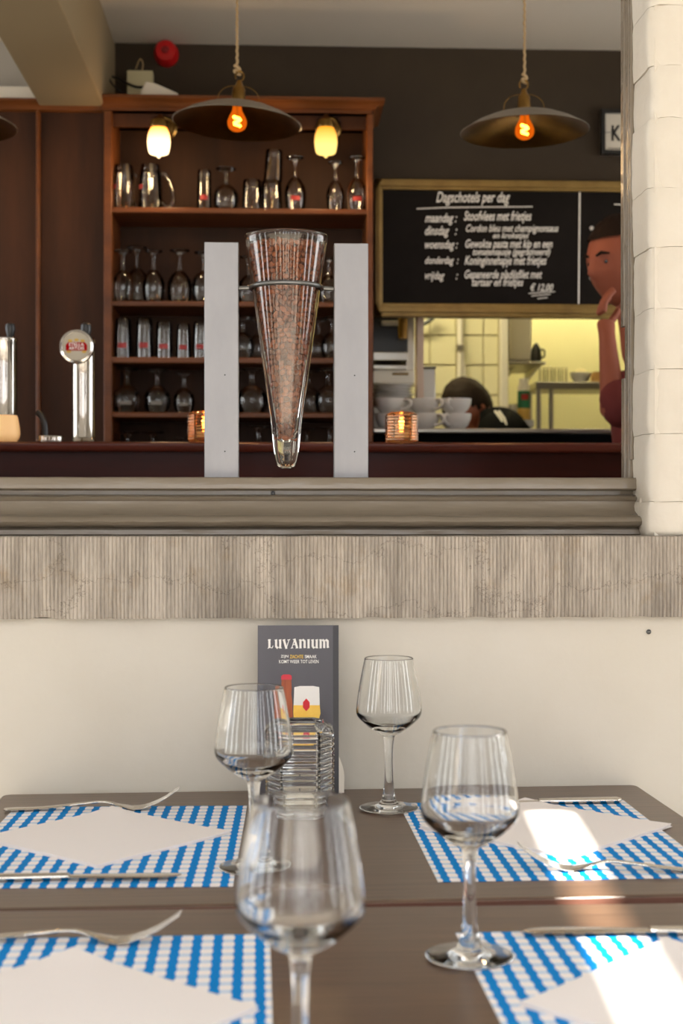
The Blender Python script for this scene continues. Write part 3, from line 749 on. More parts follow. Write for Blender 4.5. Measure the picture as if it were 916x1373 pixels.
cone = thing('glass_cone', 'tall clear glass cone vase filled with coffee beans', 'vase', (CX, YP, CZ0))
hp = [(56, 317.5), (46, 386), (33, 480), (21.5, 560), (17.6, 600), (15.2, 614)]
def cone_out(py):
    for (a, ya), (b, yb) in zip(hp, hp[1:]):
        if py <= yb: return (a + (b - a) * (py - ya) / (yb - ya)) * m1
    return 15.2 * m1
outer = [(0, 0), (6 * m1, .0006), (10.5 * m1, cz(626) - CZ0), (13.5 * m1, cz(621) - CZ0), (15.2 * m1, cz(614) - CZ0), (17.6 * m1, cz(600) - CZ0), (21.5 * m1, cz(560) - CZ0), (33 * m1, cz(480) - CZ0), (46 * m1, cz(386) - CZ0), (56 * m1, cz(317.5) - CZ0)]
outer = [(0, 0)] + [tuple(q) for q in spline(outer[1:], 6)]
def cone_in(py): return max(0, cone_out(py) - (2.2 + 4.2 * smoothstep((py - 400) / 200)) * m1)
inner = [(cone_in(py), cz(py) - CZ0) for py in (318, 340, 386, 430, 480, 520, 560, 580)]
inner += [tuple(q) for q in spline([(cone_in(580), cz(580) - CZ0), (9.5 * m1, cz(588) - CZ0), (5 * m1, cz(592.5) - CZ0)], 4)][1:] + [(0, cz(594) - CZ0)]
lip = [(55.4 * m1, cz(316.6) - CZ0), (54.4 * m1, cz(316.7) - CZ0)]
MB().lathe(outer + lip + inner, 96).build('vessel', M['coneglass'], cone, smooth=60, rawnormals=True)
# beans
def bean_mesh(name='coffee_bean', nu=12, nv=8):
    bm = bmesh.new(); bmesh.ops.create_uvsphere(bm, u_segments=nu, v_segments=nv, radius=1)
    for v in bm.verts:
        x, y, z = v.co.x, v.co.y, v.co.z
        # long axis z ; flat side y<0
        yy = y * .62 if y > 0 else y * .30
        if y < -.1: yy += .24 * math.exp(-(x / .2) ** 2) * (1 - abs(z) ** 3)
        v.co = Vector((x * .0040, yy * .0050, z * .0056))
    me = bpy.data.meshes.new(name); bm.to_mesh(me); bm.free()
    me.polygons.foreach_set('use_smooth', [True] * len(me.polygons)); me.materials.append(M['bean']); return me
BM_ = bean_mesh()
rb = random.Random(11); cand = []
py = 334.0
while py < 588:
    r = cone_in(py) - .0036 if py < 575 else max(.002, cone_in(py) - .0030 - (py - 575) * .0001)
    if r < .002: r = .002
    nn = max(3, int(2 * math.pi * r / .0088)); a0 = rb.random() * 6.3
    for k in range(nn):
        a = a0 + 2 * math.pi * k / nn + rb.uniform(-.12, .12) * .006 / r
        pz_ = cz(py + rb.uniform(-1.6, 1.6)); rr2 = max(.001, r - rb.uniform(0, .0014))
        pos = Vector((CX + rr2 * math.cos(a), YP + rr2 * math.sin(a), pz_))
        face = rb.random() < .45
        rot = Matrix.Rotation(a + math.pi / 2 + (0 if face else math.pi), 4, 'Z') @ Matrix.Rotation(rb.uniform(-.35, .35), 4, 'X') @ Matrix.Rotation(rb.uniform(0, 3.14), 4, 'Y')
        s = rb.uniform(.86, 1.1)
        front = -math.sin(a)
        cand.append((front, pos, rot, s))
    py += 7.0
vis = sorted([c for c in cand if c[0] > .05], key=lambda c: -c[0])[:300]; vset = set(id(c) for c in vis)
for fr, pos, rot, s in vis:
    o = bpy.data.objects.new('coffee_bean', BM_); COL.objects.link(o)
    o.matrix_world = Matrix.Translation(pos) @ rot @ Matrix.Scale(s, 4)
    tag(o, 'roasted brown coffee bean pressed against the front of the glass cone', 'coffee bean', 'coffee beans showing through the cone front')
LOW = bean_mesh('bean_low', 8, 6); stuffb = MB(); lv = [v.co.copy() for v in LOW.vertices]; lf = [tuple(p.vertices) for p in LOW.polygons]
def addbean(pos, rot, s): mx = Matrix.Translation(pos) @ rot @ Matrix.Scale(s, 4); stuffb.add([mx @ v for v in lv], lf)
for c in cand:
    if id(c) not in vset: addbean(c[1], c[2], c[3])
py = 331.0
while py < 575:                   # inner layer and the heaped top
    r = cone_in(py) - .0115
    if r > .003:
        nn = int(2 * math.pi * r / .009)
        for kk in range(nn):
            a = rb.random() * 6.3; addbean(Vector((CX + r * math.cos(a), YP + r * math.sin(a), cz(py))), Euler((rb.random() * 6, rb.random() * 6, rb.random() * 6)).to_matrix().to_4x4(), 1)
    py += 7
for kk in range(150):
    r = math.sqrt(rb.random()) * (cone_in(333) - .008); a = rb.random() * 6.3
    addbean(Vector((CX + r * math.cos(a), YP + r * math.sin(a), cz(331) + rb.uniform(-.003, .002))), Euler((rb.random() * 6, rb.random() * 6, rb.random() * 6)).to_matrix().to_4x4(), 1)
stuffb.lathe([(0, cz(570)), (max(.001, cone_in(570) - .009), cz(569)), (cone_in(480) - .013, cz(480)), (cone_in(340) - .013, cz(340)), (0, cz(339))], 20, c=(CX, YP, 0))
tag(stuffb.build('coffee_beans', M['bean'], smooth=50), 'mass of roasted coffee beans filling the inside of the glass cone', 'coffee beans', kind='stuff')
bpy.data.meshes.remove(LOW)

# ================================================================== LEAFLET + TABLE CANDLE HOLDER
YL = 1.975
q0, q1 = P(345.5, 838.5, YL), P(454, 838.5, YL)
zb0 = ZT; Hh = q0.z - zb0; Wd = (q1 - q0).length
lean = R(3.0)
lf_ = thing('leaflet', 'dark grey beer leaflet standing behind the ribbed glass candle holder', 'leaflet', ((q0.x + q1.x) / 2, YL - .012, ZT + .0002), 0, rot=(-lean, 0, -YAW * .3))
hw_ = Wd / 2
m_lf = MB()                        # folded card: front page with the fold strip at its right
m_lf.loft([[(-hw_, 0, z), (hw_ - .008, -.0012, z), (hw_ - .008, -.0018, z), (-hw_, -.0006, z)] for z in (0, Hh * .33, Hh * .66, Hh)])
m_lf.build('front_page', M['leaflet'], lf_, smooth=0)
MB().loft([[(hw_ - .008, -.0012, z), (hw_, .004, z), (hw_, .0034, z), (hw_ - .008, -.0018, z)] for z in (0, Hh)]).build('fold_strip', mat('darker_leaflet_fold', (48, 45, 50), .35), lf_, smooth=0)
MB().loft([[(-hw_ + .004, .0022, z), (hw_ - .003, .0062, z), (hw_ - .003, .0068, z), (-hw_ + .004, .0028, z)] for z in (0, Hh - .001)]).build('back_page', M['leaflet'], lf_, smooth=0)
# curled corner of the inner page, cream and brown
cp = MB(); secs = []
for i in range(8):
    z = i / 7 * .05; bul = .009 * math.sin(min(1, (1 - i / 7) * 1.3 + .05) * math.pi * .62)
    secs.append([(hw_ - .004, .008, z), (hw_ + bul * .9, .011, z), (hw_ + bul * .9, .0116, z), (hw_ - .004, .0086, z)])
cp.loft(secs).build('inner_page', mat('cream_page', (232, 224, 208), .5), lf_)
def LP(px, py, lift=.0016):        # local point on the leaflet's front face
    return Vector((-hw_ + (px - 345.5) / 108.5 * Wd, -.0006 - lift * .25 - (px - 345.5) / 108.5 * .0012, Hh - (py - 838.5) / (P(345.5, 838.5, YL).z - ZT) * Hh * mpp_l))
mpp_l = (P(345.5, 838.5, YL).z - P(345.5, 938.5, YL).z) / 100
def lpoly(name, pts, m, lift=.0008): 
    mb = MB(); mb.prism(pts, lift, lift + .0003, lambda u, v, t: LP(u, v, t * 4)); return mb.build(name, m, lf_, smooth=0)
WHITEPR = mat('white_print', (238, 234, 228), .5); YELPR = mat('yellow_print', (244, 196, 40), .5)
# title drawn as blackletter-like strokes
def stroke(pts, w):
    out = []
    for (x0, y0), (x1, y1) in zip(pts, pts[1:]):
        dx, dy = x1 - x0, y1 - y0; l = math.hypot(dx, dy) or 1; nx, ny = -dy / l * w / 2, dx / l * w / 2; ex, ey = dx / l * w * .2, dy / l * w * .2
        out.append([(x0 + nx - ex, y0 + ny - ey), (x0 - nx - ex, y0 - ny - ey), (x1 - nx + ex, y1 - ny + ey), (x1 + nx + ex, y1 + ny + ey)])
    return out
LET = {'L': ([[(.28, .04), (.28, .92)]], [[(.02, .1), (.5, .04)], [(.0, 1.02), (.28, .92), (.75, .96), (.92, .72)]]),
       'U': ([[(.22, .1), (.22, .8), (.42, .98)], [(.78, .1), (.78, .98)]], [[(.02, .1), (.36, .04)], [(.6, .1), (.92, .04)], [(.42, .96), (.78, .84)], [(.78, .95), (.98, .98)]]),
       'V': ([[(.16, .06), (.5, 1.02)]], [[(.0, .1), (.36, .04)], [(.5, 1.0), (.88, .06)], [(.66, .1), (1.0, .04)]]),
       'A': ([[(.5, .0), (.86, .96)]], [[(.5, .04), (.12, .98)], [(.26, .62), (.74, .6)], [(.0, 1.0), (.3, .96)], [(.68, 1.0), (1, .96)], [(.3, .04), (.56, .02)]]),
       'N': ([[(.2, .06), (.2, .98)], [(.55, .06), (.8, .22), (.8, .9)]], [[(.0, .1), (.3, .04)], [(.2, .24), (.55, .05)], [(.05, 1.0), (.36, .96)], [(.7, .98), (1, .92)]]),
       'I': ([[(.5, .06), (.5, .98)]], [[(.15, .08), (.85, .04)], [(.15, 1.0), (.85, .96)]]),
       'M': ([[(.14, .06), (.14, .98)], [(.36, .08), (.5, .22), (.5, .96)], [(.7, .08), (.86, .22), (.86, .92)]], [[(.0, .1), (.22, .04)], [(.14, .24), (.36, .06)], [(.5, .24), (.7, .06)], [(.04, 1.0), (.24, .96)], [(.8, .98), (1, .9)]])}
def blackletter(word, x0, x1, y0, y1):
    wd = {'L': .8, 'U': 1, 'V': 1, 'A': 1, 'N': .95, 'I': .45, 'M': 1.35}; gap = .13
    tot = sum(wd[c] for c in word) + gap * (len(word) - 1); s = (x1 - x0) / tot; x = x0; mb = MB()
    for c in word:
        w = wd[c] * s; fat, thin = LET[c]
        for grp, th in ((fat, 2.9), (thin, 1.0)):
            for pl in grp:
                for qd in stroke([(x + u * w, y0 + v * (y1 - y0)) for u, v in pl], th): mb.prism(qd, .0008, .0011, lambda u, v, t: LP(u, v, t * 4))
        x += w + gap * s
    mb.build('title_lettering', WHITEPR, lf_, smooth=0)
blackletter('LUVANIUM', 359, 441, 857, 869)
def ltext(txt, m, x0, x1, y0, y1): lettering('slogan_lettering', txt, m, lf_, lambda x, z: LP(x, -z, .0016), x0, x1, -y1, -y0, bold=.008)
ltext('ZIJN', WHITEPR, 376.5, 386.5, 878, 882.6); ltext('ZACHTE', YELPR, 388.5, 406.5, 878, 882.6); ltext('SMAAK', WHITEPR, 408.5, 424.5, 878, 882.6)
ltext('KOMT WEER TOT LEVEN', WHITEPR, 374, 427, 884.6, 889.2)
AMB = mat('amber_bottle_print', (130, 54, 22), .4, vary=((176, 88, 38), 30, (4, 1, .3)))
lpoly('bottle_print', [(377.5, 911), (377, 924), (378, 930), (376.5, 944), (374.5, 964), (392.5, 964), (392, 944), (390.5, 930), (391, 924), (390.5, 911)], AMB)
lpoly('bottle_cap_print', [(377, 906), (377, 911), (391, 911), (391, 906), (388, 904), (380, 904)], mat('red_cap_print', (206, 40, 58), .4), .001)
lpoly('beer_print', [(393.5, 945), (393, 955), (394, 965), (427, 965), (429.5, 956), (428.5, 945)], mat('golden_beer_print', (238, 178, 44), .4, vary=((246, 206, 96), 25, (1, 1, 1))), .001)
lpoly('foam_print', [(394.5, 921), (393.5, 945), (428.5, 945), (427.8, 921), (420, 919.5), (402, 919.5)], mat('white_foam_print', (232, 228, 222), .5), .001)
lpoly('badge_print', [(410.5, 936), (406, 941), (406, 948), (410.5, 953), (415, 948), (415, 941)], mat('red_badge_print', (204, 24, 36), .5), .0013)
lettering('badge_lettering', 'LUV', WHITEPR, lf_, lambda x, z: LP(x, -z, .0024), 407.5, 413.5, -944, -940.5, bold=.02)
lettering('badge_lettering', 'NIUM', WHITEPR, lf_, lambda x, z: LP(x, -z, .0024), 407.5, 413.5, -948.5, -945, bold=.02)

def ribbed_holder(label, loc, half, height, nrib, group=None, rotz=0., flame=False, wall=.004, cat='candle holder', gm='ribglass'):
    t = thing('candle_holder', label, cat, loc, rotz, group)
    def octo(h, z, ch=.42):
        c = h * (1 - ch); return [Vector(p) for p in ((-c, -h, z), (c, -h, z), (h, -c, z), (h, c, z), (c, h, z), (-c, h, z), (-h, c, z), (-h, -c, z))]
    secs = [octo(half * .93, 0)]; top = height * .93; pit = (top - .006) / nrib
    for i in range(nrib):
        z = .004 + i * pit
        for f, q in ((0, .962), (.2, .992), (.5, 1.0), (.8, .992)): secs.append(octo(half * q, z + f * pit))
    secs += [octo(half * .95, top), octo(half * .72, height * .985), octo(half * .69, height), octo(half * .66, height * .99), octo(half * .88, top * .95), octo(half * .9 - wall * .3, .012)]
    mb = MB(); mb.loft(secs); mb.build('glass_body', M[gm], t, smooth=28)
    MB().lathe([(0, .0125), (half * .48, .0125), (half * .48, .028), (0, .0285)], 24).build('tealight', M['wax'], t)
    MB().tube([(0, 0, .0283), (.0004, 0, .0345)], .0008, 6).build('wick', M['black'], t)
    if flame: MB().lathe([(0, .033), (.0044, .038), (.0052, .044), (.0028, .055), (0, .064)], 12).build('flame', M['flame'], t)
    return t
pc = cam2w((402 - 458) * 1.85 / FPX, 1.85, ZT)
ribbed_holder('clear octagonal ribbed glass candle holder in front of the leaflet', (pc.x, pc.y, ZT + .0004), .0445, .118, 14)

# ================================================================== PENDANT LAMPS
YPL = 3.70
def pendant(label, px, py_rim, tilt, first=None):
    c = P(px, py_rim, YPL); s = mpp(YPL)
    t = thing('pendant_lamp', label, 'lamp', c, 0, 'brass pendant lamps over the bar')
    rm = 86 * s; H = .052; mt = Matrix.Rotation(R(tilt), 4, 'Y')
    out = [(rm, 0), (rm + .001, .001), (rm * .80, H * .42), (rm * .58, H * .72), (rm * .50, H * .80), (rm * .28, H), (.018, H + .002)]
    inn = [(.018, H - .001), (rm * .28, H - .003), (rm * .50, H * .80 - .003), (rm * .80, H * .42 - .003), (rm - .001, -.001)]
    MB().lathe(inn + [(rm, 0)], 56, mtx=mt).build('shade', M['bronze'], t, smooth=45)
    MB().lathe(out, 56, mtx=mt).build('shade_top', M['shadetop'], t, smooth=45)
    MB().lathe([(0, H - .004), (.016, H - .004), (.018, H + .004), (.017, H + .038), (.011, H + .046), (.006, H + .060), (0, H + .061)], 20, mtx=mt).build('socket', M['brass'], t)
    hk = [(.0, 0, H + .058)] + [(.011 * math.sin(a), 0, H + .072 - .013 * math.cos(a)) for a in [R(20 + 24 * i) for i in range(13)]]
    MB().tube([mt @ Vector(p) for p in hk], .0022, 8).build('hook', M['brass'], t)
    for sg in (-1, 1):
        pts = [(sg * (.012 + .042 * math.sin(R(a))), 0, H + .010 + .036 * math.cos(R(a)) - (.01 if a > 80 else 0)) for a in range(0, 100, 12)]
        MB().tube([mt @ Vector(p) for p in pts], .0011, 6).build('wire', M['brass'], t)
    bz = [tuple(q) for q in spline([(.0115, H - .006), (.0130, H - .018), (.0210, H - .034), (.0252, H - .048), (.0220, H - .062), (.0110, H - .0705), (.0001, H - .072)], 5)]
    bu = MB().lathe(bz, 24).build('bulb', M['bulb'], t)
    fil = [(.008 * math.cos(a * 1.6), .004 * math.sin(a), H - .058 + .004 * a) for a in [i * .55 for i in range(12)]]
    MB().tube(fil, .0042, 6).build('filament', M['filament'], bu)
    MB().tube([(0, 0, H - .006), (0.001, 0, H - .034)], .003, 6).build('bulb_stem', M['brass'], bu)
    ztop = CEIL - c.z
    rp = [(.0012 * math.sin(i * 1.9), .0012 * math.cos(i * 1.9), H + .088 + (ztop - H - .088) * i / 60) for i in range(61)]
    MB().tube(rp, .0034, 7).build('rope', M['rope'], t)
    kn = [(.0075 * math.cos(a), .006 * math.sin(a * 1.3), H + .076 + .0024 * a) for a in [i * .7 for i in range(14)]]
    MB().tube(kn, .0038, 7).build('knot', M['rope'], t)
    li = bpy.data.lights.new('bulb_light', 'POINT'); li.energy = 2.0; li.color = (1, .6, .25); li.shadow_soft_size = .02
    lo = bpy.data.objects.new('bulb_light', li); COL.objects.link(lo); lo.parent = t; lo.location = (0, 0, -.03)
    return t
pendant('brass pendant lamp hanging before the cabinet, left of the glass cone', 318, 166, 3)
pendant('brass pendant lamp hanging before the blackboard wall', 703.5, 177, -1)
pendant('brass pendant lamp cut off at the left edge of the photo', -66, 170, 0)

# ================================================================== WALL SCONCES in the cabinet
def sconce(label, px, m):
    YS = YC - .05; c = P(px, 172, YS)
    t = thing('wall_sconce', label, 'lamp', c, 0, 'opal glass sconces in the cabinet')
    yb_ = YC + .0295 - YS
    MB().lathe([(0, 0), (.036, 0), (.038, .006), (.031, .012), (.026, .011), (.012, .018), (0, .019)], 28, c=(.010, yb_, .020), mtx=Matrix.Rotation(R(90), 4, 'X')).build('back_plate', M['brass'], t)
    MB().tube(spline([(.010, yb_ - .012, .020), (.006, yb_ - .035, .034), (.002, .022, .040), (0, 0, .028)], 4), .008, 12).build('arm', M['brass'], t)
    MB().lathe([(0, .032), (.012, .031), (.024, .022), (.027, .004), (.026, .0), (0, .0)], 24).build('cap', M['brass'], t)
    MB().lathe([tuple(q) for q in spline([(.0235, 0), (.031, -.018), (.0335, -.038), (.0315, -.058), (.028, -.072), (.020, -.076), (.008, -.078)], 4)] + [(.006, -.081), (.003, -.086), (0, -.087)], 28).build('shade', m, t, smooth=60)
    li = bpy.data.lights.new('sconce_light', 'POINT'); li.energy = 2.0; li.color = (1, .66, .32); li.shadow_soft_size = .02
    lo = bpy.data.objects.new('sconce_light', li); COL.objects.link(lo); lo.parent = t; lo.location = (0, 0, -.115)
    return t
sconce('lit white opal sconce, left of the two in the cabinet', 213, M['sconce_a'])
sconce('lit yellow opal sconce, right of the two in the cabinet', 437, M['sconce_b'])

# ================================================================== BAR GLASSES on the cabinet shelves
LBLRED = mat('red_glass_label', (150, 34, 30), .5); LBLWHITE = mat('white_glass_label', (120, 112, 102), .6)
def g_tumbler(t, w, h, lab=False):
    r = w / 2
    MB().lathe([(r, 0), (r * .99, h * .3), (r * .93, h * .8), (r * .90, h - .003), (r * .84, h), (0, h), (0, h - .012), (r * .80, h - .013), (r * .90, h * .5), (r * .95, .0)], 22).build('body', M['barglass'], t, smooth=50)
    if lab: patch(t, r, h * .24, h * .37, LBLRED, 60)
def patch(t, r, z0, z1, m, span=80, a0=-90):
    mb = MB(); n = 8; secs = []
    for i in range(n + 1):
        a = R(a0 - span / 2 + span * i / n); c, s = math.cos(a), math.sin(a)
        secs.append([(r * 1.012 * c, r * 1.012 * s, z0), (r * 1.012 * c, r * 1.012 * s, z1), (r * .995 * c, r * .995 * s, z1), (r * .995 * c, r * .995 * s, z0)])
    return mb.loft(secs).build('label', m, t)
def g_goblet(t, w, h, lab=None):   # upside down: rim on the shelf, foot on top
    r = w / 2
    pr = [(r * .80, 0), (r * .92, h * .12), (r, h * .28), (r * .93, h * .42), (r * .62, h * .55), (r * .24, h * .63)]
    MB().lathe([tuple(q) for q in spline(pr, 4)] , 22).build('bowl', M['barglass'], t, smooth=60)
    MB().lathe([tuple(q) for q in spline([(r * .24, h * .63), (r * .17, h * .72), (r * .15, h * .84), (r * .26, h * .93)], 3)], 16).build('stem', M['barglass'], t, smooth=60)
    MB().lathe([(r * .26, h * .93), (r * .55, h * .955), (r * .80, h * .975), (r * .82, h * .99), (r * .7, h), (0, h)], 20).build('foot', M['barglass'], t, smooth=40)
    if lab: patch(t, r * (.99 if lab is LBLRED else .97), h * .17, h * .25, lab, 50)
def g_mug(t, w, h, ang=0):
    r = w / 2
    MB().lathe([(r, 0), (r * 1.02, h * .1), (r, h * .5), (r * .95, h * .8), (r * .82, h * .93), (r * .80, h), (0, h), (0, h - .014), (r * .76, h - .016), (r * .9, h * .7), (r * .93, 0)], 24).build('body', M['barglass'], t, smooth=50)
    ca, sa = math.cos(ang), math.sin(ang)
    pts = [Vector(((r * .92 + d) * ca, (r * .92 + d) * sa, h * z)) for d, z in ((0, .80), (.012, .80), (.028, .62), (.036, .38), (.036, .16), (.026, .06), (.012, .12), (0, .2))]
    MB().tube(spline(pts, 3), .006, 10).build('handle', M['barglass'], t, smooth=60)
    patch(t, r * 1.0, h * .44, h * .54, LBLRED, 28, -140)
ORD = ['leftmost', 'second from left', 'third from left', 'fourth from left', 'fifth from left', 'sixth from left', 'seventh from left', 'eighth from left', 'ninth from left', 'tenth from left']
def shelfglass(kind, px, wpx, pytop, shelf, label, back=.05, **kw):
    Y = YC + back; s = mpp(Y); z = SH[shelf]; p = P(px, 400, Y); h = P(px, pytop, Y).z - z
    name = {'g': 'goblet', 'wg': 'goblet', 't': 'tumbler', 'm': 'beer_mug'}[kind]
    t = thing(name, label, {'g': 'glass', 't': 'glass', 'm': 'mug'}[kind], (p.x, Y, z + .0003), 0, 'glasses on the back bar shelves')
    w = wpx * s
    if kind == 'g': g_goblet(t, w, h, **kw)
    elif kind == 't': g_tumbler(t, w, h, **kw)
    else: g_mug(t, w, h, **kw)
    return t
A_ = 'on the top cabinet shelf'
shelfglass('m', 166, 30, 222, 0, 'glass beer mug at the left end of the top cabinet shelf', ang=R(35))
shelfglass('m', 201.5, 31, 222, 0, 'glass beer mug with its handle to the right, under the white sconce', ang=R(-5))
shelfglass('t', 274, 20, 229, 0, 'slim upturned tumbler with a red label on the top cabinet shelf', lab=True)
shelfglass('g', 303, 34, 226, 0, 'upturned goblet on the top cabinet shelf, below the left pendant lamp')
shelfglass('t', 338, 27, 242, 0, 'short upturned tumbler on the top cabinet shelf, left of the stacked tumblers')
shelfglass('t', 364, 29, 243, 0, 'lower tumbler of the stacked pair on the top cabinet shelf')
st = shelfglass('t', 366, 25, 243, 0, 'upper tumbler of the stacked pair on the top cabinet shelf')
st.location.z += P(366, 243, YC + .05).z - SH[0] + .001; st.rotation_euler = (0, R(2.5), 0)
shelfglass('g', 396, 29, 210.5, 0, 'upturned goblet with a red label between the stacked tumblers and yellow sconce', lab=LBLRED)
shelfglass('g', 450, 25, 217, 0, 'upturned goblet below the yellow sconce on the top cabinet shelf')
shelfglass('g', 478.5, 28, 211, 0, 'upturned goblet with a red label at the right end of the top shelf', lab=LBLRED)
for i, (px, w, top) in enumerate(((165, 30, 336), (184, 34, 331), (206, 30, 336), (241, 34, 335), (274, 34, 338), (333, 30, 344), (441, 30, 346), (474, 30, 344))):
    where = ['leftmost on the second cabinet shelf', 'tallest, second from left on the second cabinet shelf', 'third from left on the second cabinet shelf', 'fourth from left on the second cabinet shelf', 'on the second cabinet shelf, partly behind the left post', 'on the second shelf, just left of the cone ring', 'on the second shelf, just right of the cone ring', 'on the second shelf, behind the right post'][i]
    shelfglass('g', px, w, top, 1, 'upturned stemmed glass, ' + where, back=.045 + .065 * (i % 2))
for i, (px, w, top) in enumerate(((165, 23, 428), (193.5, 24, 427.5), (220, 23, 432), (246, 20, 435), (268.5, 20, 432))):
    shelfglass('t', px, w, top, 2, 'tall upturned tumbler with a red label on the third cabinet shelf, ' + ORD[i], back=.04, lab=True)
for i, (px, w, top) in enumerate(((326, 30, 425), (346, 30, 428), (427, 30, 428), (446, 32, 425))):
    shelfglass('g', px, w, top, 2, 'upturned stemmed glass on the third shelf, ' + ['right beside the left post', 'behind the left side of the cone', 'behind the right side of the cone', 'right beside the right post'][i], back=.045 + .065 * (i in (1, 2)))
for i, (px, w, top) in enumerate(((170, 38, 494), (211, 36, 495), (247, 29, 500), (338, 42, 494), (415, 34, 497), (440, 36, 494))):
    shelfglass('g', px, w, top, 3, 'upturned wine goblet on the fourth cabinet shelf, ' + ['leftmost', 'second from left', 'left of the left post', 'left of the cone tip', 'right of the cone tip', 'beside the right post'][i], back=.05 + .065 * (i == 4), lab=LBLWHITE if i < 3 else None)
for i, (px, w, top) in enumerate(((171, 40, 579), (205, 38, 579), (243, 30, 586), (347, 38, 571), (412, 34, 574), (443, 36, 573))):
    shelfglass('g', px, w, top, 4, 'upturned glass foot showing just above the bar, ' + ['leftmost', 'second from left', 'beside the left half-hidden candle', 'left of the cone tip', 'right of the cone tip', 'beside the right post'][i], back=.05 + .06 * (i in (1, 4)))

# ================================================================== BLACKBOARD
YBD = YB - .035
def B_(px, py, y=None): return P(px, py, YBD if y is None else y)
bxl, bzt, bzb = B_(503.5, 300).x, B_(600, 241).z, B_(600, 424.5).z; bxr = B_(905, 300).x
bb = thing('blackboard', 'gilt framed blackboard with the weekly menu chalked in white', 'blackboard', ((bxl + bxr) / 2, YBD, bzb))
o0 = bb.location.copy()
fw = B_(513, 300).x - bxl; fh = bzt - B_(600, 255).z; fb = B_(600, 407).z - bzb
X0, X1, Z1 = bxl - o0.x, bxr - o0.x, bzt - bzb
MB().box(X0 + .01, X1 - .01, .006, .030, .01, Z1 - .01).build('slate', M['slate'], bb)
def fr(name, a, b, vertical):
    """moulded bar"""
    mb = MB()
    if vertical: x0, x1 = a; mb.box(x0, x1, -.004, .032, 0, Z1); mb.box(x0 + (x1 - x0) * .3, x0 + (x1 - x0) * .75, -.012, 0, .02, Z1 - .02)
    else: z0, z1 = a; mb.box(X0, X1, -.004, .0318, z0, z1); mb.box(X0 + .01, X1 - .01, -.012, 0, z0 + (z1 - z0) * .28, z0 + (z1 - z0) * .72)
    return mb.build(name, M['gold'], bb, bevel=.002)
fr('frame_bar', (0, fb), None, False); fr('frame_bar', (Z1 - fh, Z1), None, False)
fr('frame_bar', (X0, X0 + fw), None, True); fr('frame_bar', (X1 - fw, X1), None, True)
def BL(px, py, lift=.005): p = P(px, py, YBD + .006); return Vector((p.x - o0.x, lift, p.z - o0.z))
def chalk(txt, x0, x1, y0, y1, shear=.35, bold=.014):
    return lettering('chalk_lettering', txt, M['chalk'], bb, lambda x, z: BL(x, -z), x0, x1, -y1, -y0, shear, bold)
chalk('Dagschotels per dag', 585, 684, 257, 276)
rows = [('maandag :', 570, 613, 286, 302), ('Stoofvlees met frietjes', 622, 713, 283, 300), ('dinsdag   :', 570, 613, 303, 319), ('Cordon bleu met champignonsaus', 625, 749, 301, 314),
        ('en kroketjes', 661, 709, 312, 322), ('woensdag :', 570, 614, 322, 337), ('Gewokte pasta met kip en een', 624, 741, 321, 336), ('tomatensausje (gegratineerd)', 634, 738, 333, 345),
        ('donderdag  :', 570, 615, 344, 357), ('Koninginnehapje met frietjes', 623, 733, 343, 359), ('vrijdag      :', 570, 614, 364, 378), ('Gepaneerde pladijsfilet met', 623, 727, 362, 377), ('tartaar en frietjes', 633, 702, 373, 387), ('€ 12,00', 711, 742, 380, 392)]
for r_ in rows: chalk(*r_)
def chline(pts, w): 
    mb = MB()
    for q in stroke(pts, w): mb.prism(q, .0045, .0058, lambda u, v, t: BL(u, v, t))
    return mb.build('chalk_line', M['chalk'], bb, smooth=0)
chline([(559, 280), (600, 278.3), (640, 277.8), (714, 277.2)], 1.3)
chline([(777.5, 255), (776.8, 320), (776, 407)], 1.8)
chline([(709, 393.5), (744, 391)], 1); chline([(713, 397), (738, 394.5)], 1); chline([(721, 400.5), (734, 399)], 1)
for y in (306, 322, 358.5, 373): 
    for a in (0, 60, 120): chline([(793.5 - 2.6 * math.cos(R(a)), y - 2.6 * math.sin(R(a))), (793.5 + 2.6 * math.cos(R(a)), y + 2.6 * math.sin(R(a)))], 1.6)
chalk('Dam', 802, 820, 299, 307); chalk('S', 803, 810, 316, 323); chalk('G', 805, 814, 355, 363); chalk('O', 801, 809, 367, 374)
chline([(824, 274), (834, 274.5)], 1.2)
# framed letter print
fp = thing('framed_print', 'small black framed print with a large black letter, right of the pendant lamp', 'picture', P(838, 207, YB - .014))
f0 = fp.location.copy()
def FPp(px, py, l): p = P(px, py, YB - .014); return (p.x - f0.x, l, p.z - f0.z)
a, b = FPp(806, 207, 0), FPp(870, 148, 0)
MB().box(a[0], b[0], .0, .013, a[2], b[2]).build('mount', mat('cream_mount', (206, 200, 188), .7), fp)
e = .012
mb = MB(); mb.box(a[0], a[0] + e, -.01, .012, a[2], b[2]); mb.box(b[0] - e, b[0], -.01, .012, a[2], b[2]); mb.box(a[0] + e, b[0] - e, -.01, .012, a[2], a[2] + e); mb.box(a[0] + e, b[0] - e, -.01, .012, b[2] - e, b[2])
mb.build('frame', M['black'], fp)
lettering('letter', 'K', M['black'], fp, lambda x, z: FPp(x, -z, -.001), 820, 833, -189, -168, bold=.03)
MB().box(FPp(811, 177, 0)[0], FPp(819, 177, 0)[0], -.001, 0, FPp(811, 178, 0)[2], FPp(811, 177, 0)[2]).build('rule_line', M['ring_steel'], fp)
MB().box(FPp(815, 199, 0)[0], FPp(850, 199, 0)[0], -.001, 0, FPp(811, 199.5, 0)[2], FPp(811, 198.5, 0)[2]).build('rule_line', M['ring_steel'], fp)

